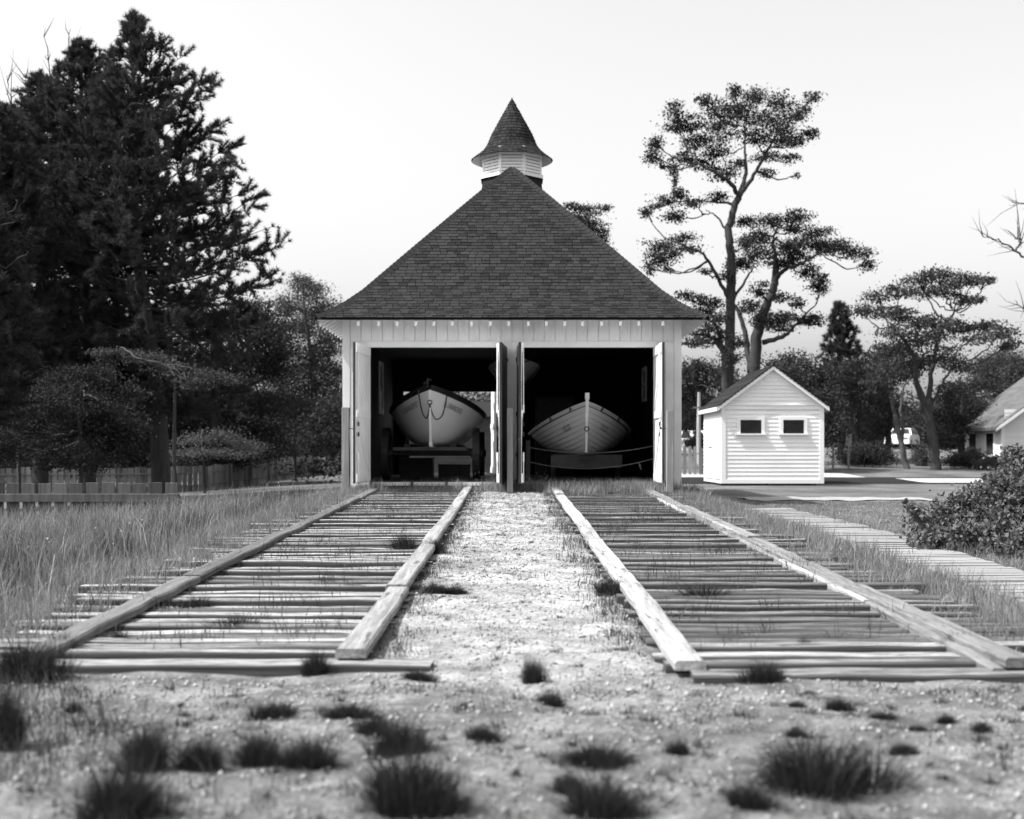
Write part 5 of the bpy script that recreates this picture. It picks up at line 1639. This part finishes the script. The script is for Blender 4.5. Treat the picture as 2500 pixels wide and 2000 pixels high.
# far woods closing the horizon on both sides
rngw = np.random.default_rng(77)
def woods(label, u0, u1, Yw, vtop, n, seed, rmin=2.2, rmax=4.0, leaf=.30):
    rng = np.random.default_rng(seed)
    cl = []
    for i in range(n):
        u = rng.uniform(u0, u1); yy = Yw + rng.uniform(-8, 12)
        zt = CAM_H + (VH - vtop) * Yw / F + rng.uniform(-1.6, .6)
        x = XU(u, yy)
        r = rng.uniform(rmin, rmax)
        g_ = gz(x, yy)
        cl.append(((x, yy, g_ + .4 + rng.uniform(0, 1) * max(.2, zt - r * .6 - g_)), (r, r, r * .8)))
    o = link('woods', crown_mesh(cl, leaf, .5, rng, 20, .36), 'leaves_dark')
    tag(o, label, kind='stuff')
woods('distant dark woods closing the view right of the boathouse', 1380, 2700, 104, 985, 150, 5)
woods('distant dark woods closing the view behind the left fence', -400, 900, 80, 930, 150, 6)
woods('dark thicket behind the boathouse seen through its rear door', 800, 1420, 60, 940, 46, 7, 1.2, 2.2, .2)

woods('dark undergrowth massed behind the left board fence', -300, 470, 62, 1030, 120, 8, .8, 1.5, .13)
# leafy bush in the right foreground
def near_bush():
    Yb = 13.2
    rng = np.random.default_rng(91)
    x0 = XU(2420, Yb)
    root = thing('rose_bush', 'large leafy bush at the right edge beside the boardwalk', 'bush', (x0, Yb, gz(x0, Yb)))
    cl = []
    for (u, v, ru, rv, dy) in ((2265, 1290, 42, 60, 0), (2250, 1335, 40, 44, -.2), (2320, 1260, 50, 44, .2), (2300, 1330, 60, 50, -.3), (2380, 1240, 56, 56, .3), (2370, 1320, 60, 56, -.2), (2440, 1200, 56, 60, .4), (2440, 1290, 64, 70, 0),
                              (2490, 1150, 46, 60, .6), (2490, 1240, 60, 70, .2), (2490, 1330, 60, 60, -.3), (2540, 1200, 60, 90, .3), (2550, 1310, 60, 70, 0), (2430, 1350, 60, 40, -.5), (2350, 1365, 50, 30, -.5), (2490, 1380, 50, 32, -.6),
                              (2230, 1245, 16, 18, 0), (2210, 1225, 8, 8, 0), (2400, 1200, 24, 20, .3), (2470, 1110, 26, 26, .6), (2350, 1215, 20, 16, .2), (2610, 1250, 70, 100, .3)):
        k = (Yb + dy) / F
        cl.append((P(u, v, Yb + dy), (ru * k, max(ru, rv) * k, rv * k)))
    st = MB()
    for (c, r) in cl:
        for _ in range(7):
            b = np.array([x0 + rng.normal() * .35, Yb + rng.normal() * .3, gz(x0, Yb)])
            t_ = np.array(c) + rand_dirs(1, rng)[0] * np.array(r) * .9
            st.tube([b, (b + t_) / 2 + rng.normal(size=3) * .06, t_], [.009, .006, .003], 4)
    st.build('stems', 'bark', root)
    link('foliage', crown_mesh(cl, .052, 1.7, rng, 22, .30, .72), 'bush_leaves', root)
near_bush()

# ------------------------------------------------------------------ grass
def blades(px, py, h, wdt, rng, lean=.35, tone=None, z=None):
    """curved grass blades: three triangles each"""
    n = len(px)
    z = (ground_h(px, py) - .015) if z is None else z
    a = rng.uniform(0, 2 * np.pi, n)
    s = np.stack([np.cos(a), np.sin(a), np.zeros(n)], 1)
    la = rng.uniform(0, 2 * np.pi, n); lm = np.abs(rng.normal(0, lean, n)) * h
    ld = np.stack([np.cos(la), np.sin(la), np.zeros(n)], 1) * lm[:, None]
    B = np.stack([px, py, z], 1)
    up = np.array([0, 0, 1.0])
    W = (wdt * rng.uniform(.6, 1.3, n))[:, None]
    H = h[:, None]
    mid_ = B + up * H * .55 + ld * .32
    tip = B + up * H * np.clip(1 - .25 * (lm / h)[:, None] ** 2, .5, 1) + ld
    V = np.stack([B - s * W, B + s * W, mid_ - s * W * .75, mid_ + s * W * .75, tip], 1).reshape(-1, 3)
    o = (np.arange(n) * 5)[:, None]
    Fc = (np.array([[0, 1, 3, 0, 3, 2, 2, 3, 4]]) + o).reshape(-1, 3)
    tn = rng.uniform(0, 1, n) if tone is None else tone
    return V, Fc, np.repeat(tn, 5)
def cat(*a): return np.concatenate(a)
def patchy(x, y, k=1.0):
    return 0.5 + 0.28 * np.sin(x * 1.9 * k + 2 * np.sin(y * .8 * k)) + 0.22 * np.sin(y * 1.3 * k + 1.7 * np.sin(x * 1.1 * k) + 2)
rng = np.random.default_rng(301)
# tall field grass at left
n = 120000
x = -3.35 - rng.gamma(1.8, 1.9, n); y = 5.2 + 19.3 * rng.uniform(0, 1, n) ** 1.25
keep = (x > -0.56 * y) & (rng.uniform(0, 1, n) < np.clip(patchy(x, y) + .15, .08, 1))
edge = ss(-3.2, -4.0, -(-x)) if False else np.clip((-x - 3.2) / .9, .25, 1)
x, y, edge = x[keep], y[keep], edge[keep]
tn_ = np.clip(.05 + .35 * patchy(x + 3, y, .7) + .45 * patchy(x, y + 2, 2.6) ** 2 + rng.normal(0, .22, len(x)), 0, 1)
h = (.05 + .26 * rng.uniform(.25, 1.25, len(x)) * (.35 + .75 * patchy(x, y, .6) * (.5 + .8 * patchy(x + 1, y, 2.2)))) * edge * (1 - .45 * ss(18, 24, y)) * (1.35 - .4 * ss(7, 13, y)) + .03
V, Fc, tt_ = blades(x, y, h, .0045, rng, .45, tn_)
tag(link('field_grass', np_mesh('field_grass', V, Fc, tt_), 'field_grass'), 'tall dry grass filling the field left of the tracks', kind='stuff')
# long bent stalks
n = 3200
x = -3.2 - rng.gamma(1.6, 1.5, n); y = rng.uniform(5.5, 20, n)
keep = x > -.56 * y; x, y = x[keep], y[keep]
V, Fc, tt_ = blades(x, y, rng.uniform(.25, .68, len(x)), .003, rng, .6)
n2 = 420
x2 = cat(rng.uniform(-4.4, -2.75, n2), rng.uniform(-9.5, -4.2, 5200)); y2 = cat(rng.uniform(5.2, 8.6, n2), rng.uniform(16, 21.8, 5200))
k2 = (x2 > -.55 * y2); x2, y2 = x2[k2], y2[k2]
V2, F2, t2 = blades(x2, y2, rng.uniform(.3, .75, len(x2)) * (1 - .25 * ss(12, 16, y2)), .003 + .003 * ss(12, 16, y2), rng, .5)
tag(link('grass_stalks', np_mesh('grass_stalks', np.concatenate([V, V2]), np.concatenate([Fc, F2 + len(V)]), np.concatenate([tt_, t2])), 'field_grass'), 'long bent grass stalks standing above the left field', kind='stuff')
# tiny pale flower heads
n = 520
x = -3.5 - rng.gamma(2, 1.2, n); y = rng.uniform(8, 23, n)
hh = rng.uniform(.14, .42, n)
Cc = np.stack([x, y, ground_h(x, y) + hh], 1)
xb = rng.uniform(.5, 2.7, 160); yb = 24.4 + rng.normal(0, .12, 160)
Cb = np.stack([xb, yb, ground_h(xb, yb) + rng.uniform(.06, .26, 160)], 1)
xb2 = rng.uniform(-.75, .75, 90); yb2 = 24.6 + rng.normal(0, .15, 90)
Cb2 = np.stack([xb2, yb2, ground_h(xb2, yb2) + rng.uniform(.06, .38, 90)], 1)
V, Fc, tt_ = leaf_quads(np.concatenate([Cc, Cb, Cb2]), .019, rng, aspect=.9)
tag(link('flower_heads', np_mesh('flower_heads', V, Fc, tt_), 'flower'), 'tiny pale flower heads scattered through the weeds', kind='stuff')
# weeds: clustered short blades on tracks, verges and gravel
def weeds(name, label, cx, cy, per, spread, hmin, hmax, wd, m, rng, lean=.6):
    k = len(cx)
    idx = np.repeat(np.arange(k), per)
    x = cx[idx] + rng.normal(0, 1, len(idx)) * spread[idx]; y = cy[idx] + rng.normal(0, 1, len(idx)) * spread[idx]
    h = rng.uniform(hmin, hmax, len(idx)) * rng.uniform(.35, 1.3, k)[idx]
    tn = np.clip(rng.uniform(0, 1, k)[idx] * .7 + rng.uniform(-.1, .4, len(idx)), 0, 1)
    V, Fc, tt_ = blades(x, y, h, wd, rng, lean, tn)
    tag(link(name, np_mesh(name, V, Fc, tt_), m), label, kind='stuff')
# verge right of the tracks, between tie ends and boardwalk, and beyond the boardwalk edge
k = 1500
vx = cat(rng.uniform(2.75, 3.65, 1100), rng.uniform(4.45, 5.0, 400)); vy = cat(rng.uniform(6.3, 24.5, 1100), rng.uniform(8, 21, 400))
weeds('verge_weeds', 'short weeds along the verge between track and boardwalk', vx, vy, 26, rng.uniform(.05, .16, k), .04, .19, .003, 'field_grass', rng)
# by the left rail
vx = rng.uniform(-3.7, -2.72, 1100); vy = rng.uniform(6.2, 24.6, 1100)
weeds('verge_weeds', 'short weeds along the outer edge of the left track', vx, vy, 24, rng.uniform(.05, .14, 1100), .05, .24, .003, 'field_grass', rng)
# dark leafy bunches in the left field
vx = -3.6 - rng.gamma(1.6, 1.5, 420); vy = rng.uniform(6.5, 23, 420)
weeds('field_weeds', 'darker weedy bunches among the left field grass', vx, vy, 34, rng.uniform(.05, .16, 420), .08, .34, .0045, 'weed', rng, .35)
# on the ties
k = 1500
side = rng.choice([-1, 1], k); vx = side * rng.uniform(.95, 2.6, k); vy = 6.3 + 18.2 * rng.uniform(0, 1, k) ** .75
weeds('track_weeds', 'sparse weeds sprouting between the ties of both tracks', vx, vy, 18, rng.uniform(.03, .13, k), .05, .19, .0028, 'weed', rng)
# in front of the boathouse
vx = cat(rng.uniform(.75, 2.9, 650), rng.normal(0, .45, 130), rng.uniform(-3.3, -2.4, 80), rng.uniform(3.0, 3.7, 60), rng.uniform(-2.3, -.9, 70)); vy = cat(24.75 - np.abs(rng.normal(0, .9, 650)), 24.7 - np.abs(rng.normal(0, .25, 130)), 24.3 - np.abs(rng.normal(0, .5, 80)), 24.4 - np.abs(rng.normal(0, .5, 60)), 24.6 - np.abs(rng.normal(0, .3, 70)))
weeds('doorstep_weeds', 'flowering weeds crowding the boathouse threshold', vx, vy, 30, rng.uniform(.04, .12, len(vx)), .02, .30, .005, 'field_grass', rng, .6)
px_ = rng.normal(-.12, .10, 170); py_ = rng.normal(24.6, .08, 170)
V, Fc, tt_ = leaf_quads(np.stack([px_, py_, .32 + np.abs(rng.normal(0, .25, 170))], 1), .05, rng)
sb = px_tree('doorstep_weed', 'tall dark weed growing against the middle dark doors', 24.6, 1228, [[(1228, 1190, 0, .006), (1232, 1150, 0, .005), (1226, 1128, 0, .003)]],
             [(1228, 1140, 7, 12, 0), (1232, 1160, 10, 14, 0), (1224, 1175, 12, 12, 0)], .035, 1.2, leaves='leaves_mid', seed=5, depth=.6, cat='plant')
# gravel strip and foreground
k = 1000
vx = cat(rng.uniform(-.68, .68, 260), rng.uniform(-3.0, 3.4, 740)); vy = cat(6 + 18.4 * rng.uniform(0, 1, 260) ** .8, 2.6 + 3.1 * rng.uniform(0, 1, 740) ** 1.2)
weeds('gravel_weeds', 'small weeds dotted over the pale gravel', vx, vy, 30, .008 + .05 * rng.uniform(0, 1, k) ** 2.2, .010, .06, .0022, 'weed', rng, .9)
k = 1000
vx = cat(rng.uniform(-.66, .66, 300), rng.uniform(-2.9, 3.3, 700)); vy = cat(6 + 18.2 * rng.uniform(0, 1, 300) ** .9, 2.6 + 3.1 * rng.uniform(0, 1, 700) ** 1.2)
vs_ = .012 + .075 * rng.uniform(0, 1, k) ** 2
weeds('gravel_weeds', 'dark creeping weeds in flat patches on the sand and gravel', vx, vy, 46, vs_, .006, .045, .0028, 'tuft_grass', rng, 1.1)
ex = cat(rng.normal(-.66, .06, 120), rng.normal(.66, .07, 170)); ey = 6.2 + 18 * rng.uniform(0, 1, 290)
weeds('gravel_weeds', 'weeds growing along the inner rails', ex, ey, 26, rng.uniform(.03, .10, 290), .03, .10, .0028, 'weed', rng)
# thin stand of grass in the left foreground
x = rng.uniform(-2.8, .2, 26000); y = rng.uniform(2.7, 5.9, 26000)
kp_ = rng.uniform(0, 1, 26000) < (ss(.4, 1.7, -x - .40 * (y - 3.4)) * .9 + .0) * np.clip(1.7 * patchy(x, y, 3) - .35, .05, 1)
x, y = x[kp_], y[kp_]
V, Fc, tt_ = blades(x, y, rng.uniform(.03, .20, len(x)) * rng.uniform(.4, 1, len(x)), .0022, rng, .6)
tag(link('foreground_grass', np_mesh('foreground_grass', V, Fc, tt_), 'weed'), 'thin grass over the sand in the left foreground', kind='stuff')
# lawn blades on the nearer right lawn
x = rng.uniform(3.0, 8.5, 60000); y = rng.uniform(11, 26, 60000)
kp_ = (x < .44 * y) & ~((x > 3.6) & (x < 4.55) & (y < 20.6))
x, y = x[kp_], y[kp_]
V, Fc, tt_ = blades(x, y, rng.uniform(.02, .05, len(x)), .006, rng, .7)
tag(link('lawn_grass', np_mesh('lawn_grass', V, Fc, tt_), 'field_grass'), 'short lawn grass right of the boardwalk', kind='stuff')
# pebbles
n = 15000
x = cat(rng.uniform(-.75, .75, 7000), rng.uniform(-2.6, 2.9, 8000)); y = cat(5.5 + 19 * rng.uniform(0, 1, 7000) ** 1.2, 2.7 + 3.2 * rng.uniform(0, 1, 8000))
r_ = .003 + .010 * rng.uniform(0, 1, n) ** 4 + .0004 * y
c = np.stack([x, y, ground_h(x, y) + r_ * .25], 1)
oc = np.array([[1, 0, 0], [-1, 0, 0], [0, 1, 0], [0, -1, 0], [0, 0, .7], [0, 0, -.7]])
V = (c[:, None, :] + oc[None] * r_[:, None, None] * rng.uniform(.6, 1.4, (n, 6, 1))).reshape(-1, 3)
fo = np.array([[0, 2, 4], [2, 1, 4], [1, 3, 4], [3, 0, 4], [2, 0, 5], [1, 2, 5], [3, 1, 5], [0, 3, 5]])
Fc = (fo[None] + (np.arange(n) * 6)[:, None, None]).reshape(-1, 3)
tag(link('pebbles', np_mesh('pebbles', V, Fc, np.repeat(rng.uniform(0, 1, n), 6)), 'pebble'), 'small pale pebbles strewn over the sand', kind='stuff')

# tussocks that can be told apart: things of their own
def tuft_mesh(seed, nb=1500):
    rng = np.random.default_rng(seed)
    a = rng.uniform(0, 2 * np.pi, nb); rad = .30 * np.sqrt(rng.uniform(0, 1, nb))
    off = rng.normal(0, .13, (6, 2)); q = rng.integers(0, 6, nb); lob = rng.uniform(.45, 1.15, 6)[q]
    bx, by = rad * np.cos(a) + off[q, 0], rad * np.sin(a) * .8 + off[q, 1]
    out = np.stack([np.cos(a), np.sin(a)], 1) * (rad / .30)[:, None] + rng.normal(0, .25, (nb, 2))
    h = rng.uniform(.30, 1.0, nb) * np.sqrt(np.clip(1.05 - .62 * (rad / .30) ** 2, .1, 2)) * lob
    spread = .36 * rng.uniform(.2, 1.6, nb)
    tip = np.stack([bx + out[:, 0] * spread, by + out[:, 1] * spread, h], 1)
    B = np.stack([bx, by, np.full(nb, -.06)], 1)
    mid_ = B * .5 + tip * .5; mid_[:, 2] = h * .62; mid_[:, :2] = B[:, :2] + (tip - B)[:, :2] * .36
    s = np.stack([-np.sin(a + rng.normal(0, 1, nb)), np.cos(a), np.zeros(nb)], 1)
    W = (.0050 * rng.uniform(.5, 1.5, nb))[:, None]
    V = np.stack([B - s * W, B + s * W, mid_ - s * W * .8, mid_ + s * W * .8, tip], 1).reshape(-1, 3)
    Fc = (np.array([[0, 1, 3, 0, 3, 2, 2, 3, 4]]) + (np.arange(nb) * 5)[:, None]).reshape(-1, 3)
    me = np_mesh('grass_tuft', V, Fc, np.repeat(rng.uniform(0, 1, nb) ** 1.5, 5))
    me.materials.append(M['tuft_grass'])
    return me
TM = [tuft_mesh(900 + i) for i in range(5)]
TUFTS = [  # u, v of the base, width, height in photograph pixels, label
    (1992, 1925, 250, 130, 'largest dark tussock, lying in the sand at lower right'),
    (1828, 1968, 110, 62, 'low tussock left of and below the largest one'),
    (1028, 1985, 215, 165, 'wide dark tussock at the bottom edge left of centre'),
    (980, 1838, 130, 92, 'dark tussock just above the wide one at the bottom edge'),
    (850, 1752, 105, 44, 'flat smeared tussock up-left of the dark pair near the bottom'),
    (915, 1790, 70, 50, 'small tussock linking the flat one to the dark one below'),
    (1455, 1866, 150, 56, 'ragged tussock right of the bottom centre'),
    (1385, 1935, 70, 60, 'small round tussock beneath the ragged one'),
    (1470, 1990, 170, 120, 'broad soft tussock touching the bottom edge right of centre'),
    (1180, 1806, 76, 46, 'small leaning tussock on bare sand near the bottom middle'),
    (1299, 1650, 46, 70, 'upright spiky tussock in mid gravel below the rail ends'),
    (1020, 1660, 78, 30, 'dark low tussock right of the left track end tie'),
    (1350, 1722, 60, 36, 'small tussock below the upright spiky one'),
    (632, 1868, 105, 100, 'upright tussock left of the twin tussock at lower left'),
    (752, 1872, 120, 90, 'twin-headed tussock at lower left with splayed blades'),
    (675, 1748, 90, 40, 'low flat tussock in front of the left track'),
    (355, 1876, 110, 120, 'tall loose tussock at lower left'),
    (478, 1878, 95, 84, 'tussock between the tall loose one and the twin one'),
    (300, 1995, 180, 170, 'tallest straggling tussock at the bottom left corner'),
    (182, 1738, 34, 34, 'tiny dark tussock alone on pale sand at left'),
    (60, 1660, 130, 110, 'big dark tussock at the left edge before the rail end'),
    (158, 1600, 95, 70, 'dark tussock against the near end of the left rail'),
    (20, 1830, 90, 170, 'tall dark tussock cut by the left edge'),
    (575, 1530, 140, 42, 'wide tussock between ties in the left track'),
    (285, 1560, 58, 42, 'small tussock in the shade of the far left rail'),
    (480, 1478, 80, 34, 'tussock beside the outer left rail further up'),
    (985, 1345, 56, 56, 'tussock against the inner rail high on the left track'),
    (1062, 1345, 46, 40, 'tussock on the gravel side of the left inner rail'),
    (1058, 1438, 60, 32, 'left of two dark tussocks side by side on the gravel strip'),
    (1108, 1440, 56, 28, 'right of two dark tussocks side by side on the gravel strip'),
    (1488, 1442, 64, 42, 'dense black tussock against the right inner rail'),
    (1720, 1462, 126, 46, 'spreading tussock on the ties of the right track'),
    (1868, 1450, 70, 24, 'small splayed tussock right of the spreading one on the ties'),
    (1962, 1580, 34, 44, 'thin dark tussock between the last ties of the right track'),
    (2345, 1585, 92, 66, 'dark tussock against the inner side of the far right rail'),
    (1870, 1662, 80, 52, 'round dark tussock growing in front of the right end tie'),
    (770, 1632, 60, 66, 'tussock under the near end of the left inner rail'),
    (2150, 1754, 50, 20, 'small flat tussock on open sand at right'),
    (2308, 1764, 44, 28, 'small peaked tussock on open sand far right'),
    (2240, 1784, 40, 22, 'small tussock below the peaked one at right'),
    (2393, 1786, 42, 30, 'small tussock near the right edge on the sand'),
    (2205, 1842, 66, 36, 'medium tussock right of and above the largest one'),
    (2055, 1734, 54, 36, 'pointed tussock below the middle of the right end tie'),
    (1945, 1726, 40, 20, 'tiny tussock left of the pointed one'),
    (1942, 1800, 40, 38, 'wispy tussock above the largest one'),
    (1658, 1840, 44, 40, 'wispy tussock midway between the ragged and the largest one'),
]
for i, (u, v, wpx, hpx, lab) in enumerate(TUFTS):
    on = v < 1600
    Yt = 4.5
    for _ in range(30):                         # walk out along the view ray to the ground
        xg = XU(u, Yt)
        Yt = (CAM_H - gz(xg, Yt) - (.03 if 5.9 < Yt < 24.5 else 0)) * F / (v - VH)
    xg = XU(u, Yt)
    o = link('grass_tuft', TM[i % 5], None)
    o.location = (xg, Yt, gz(xg, Yt) - .005)
    sw_ = wpx * Yt / F / .80; shh = hpx * Yt / F * 1.2
    o.scale = (sw_, sw_ * .8, shh)
    o.rotation_euler = (0, 0, random.uniform(-.5, .5) + (math.pi if i % 2 else 0))
    tag(o, lab, 'grass tuft', 'dark grass tussocks in the sand and tracks')

for o in bpy.data.objects:
    if 'world_parts' in o:
        del o['world_parts']
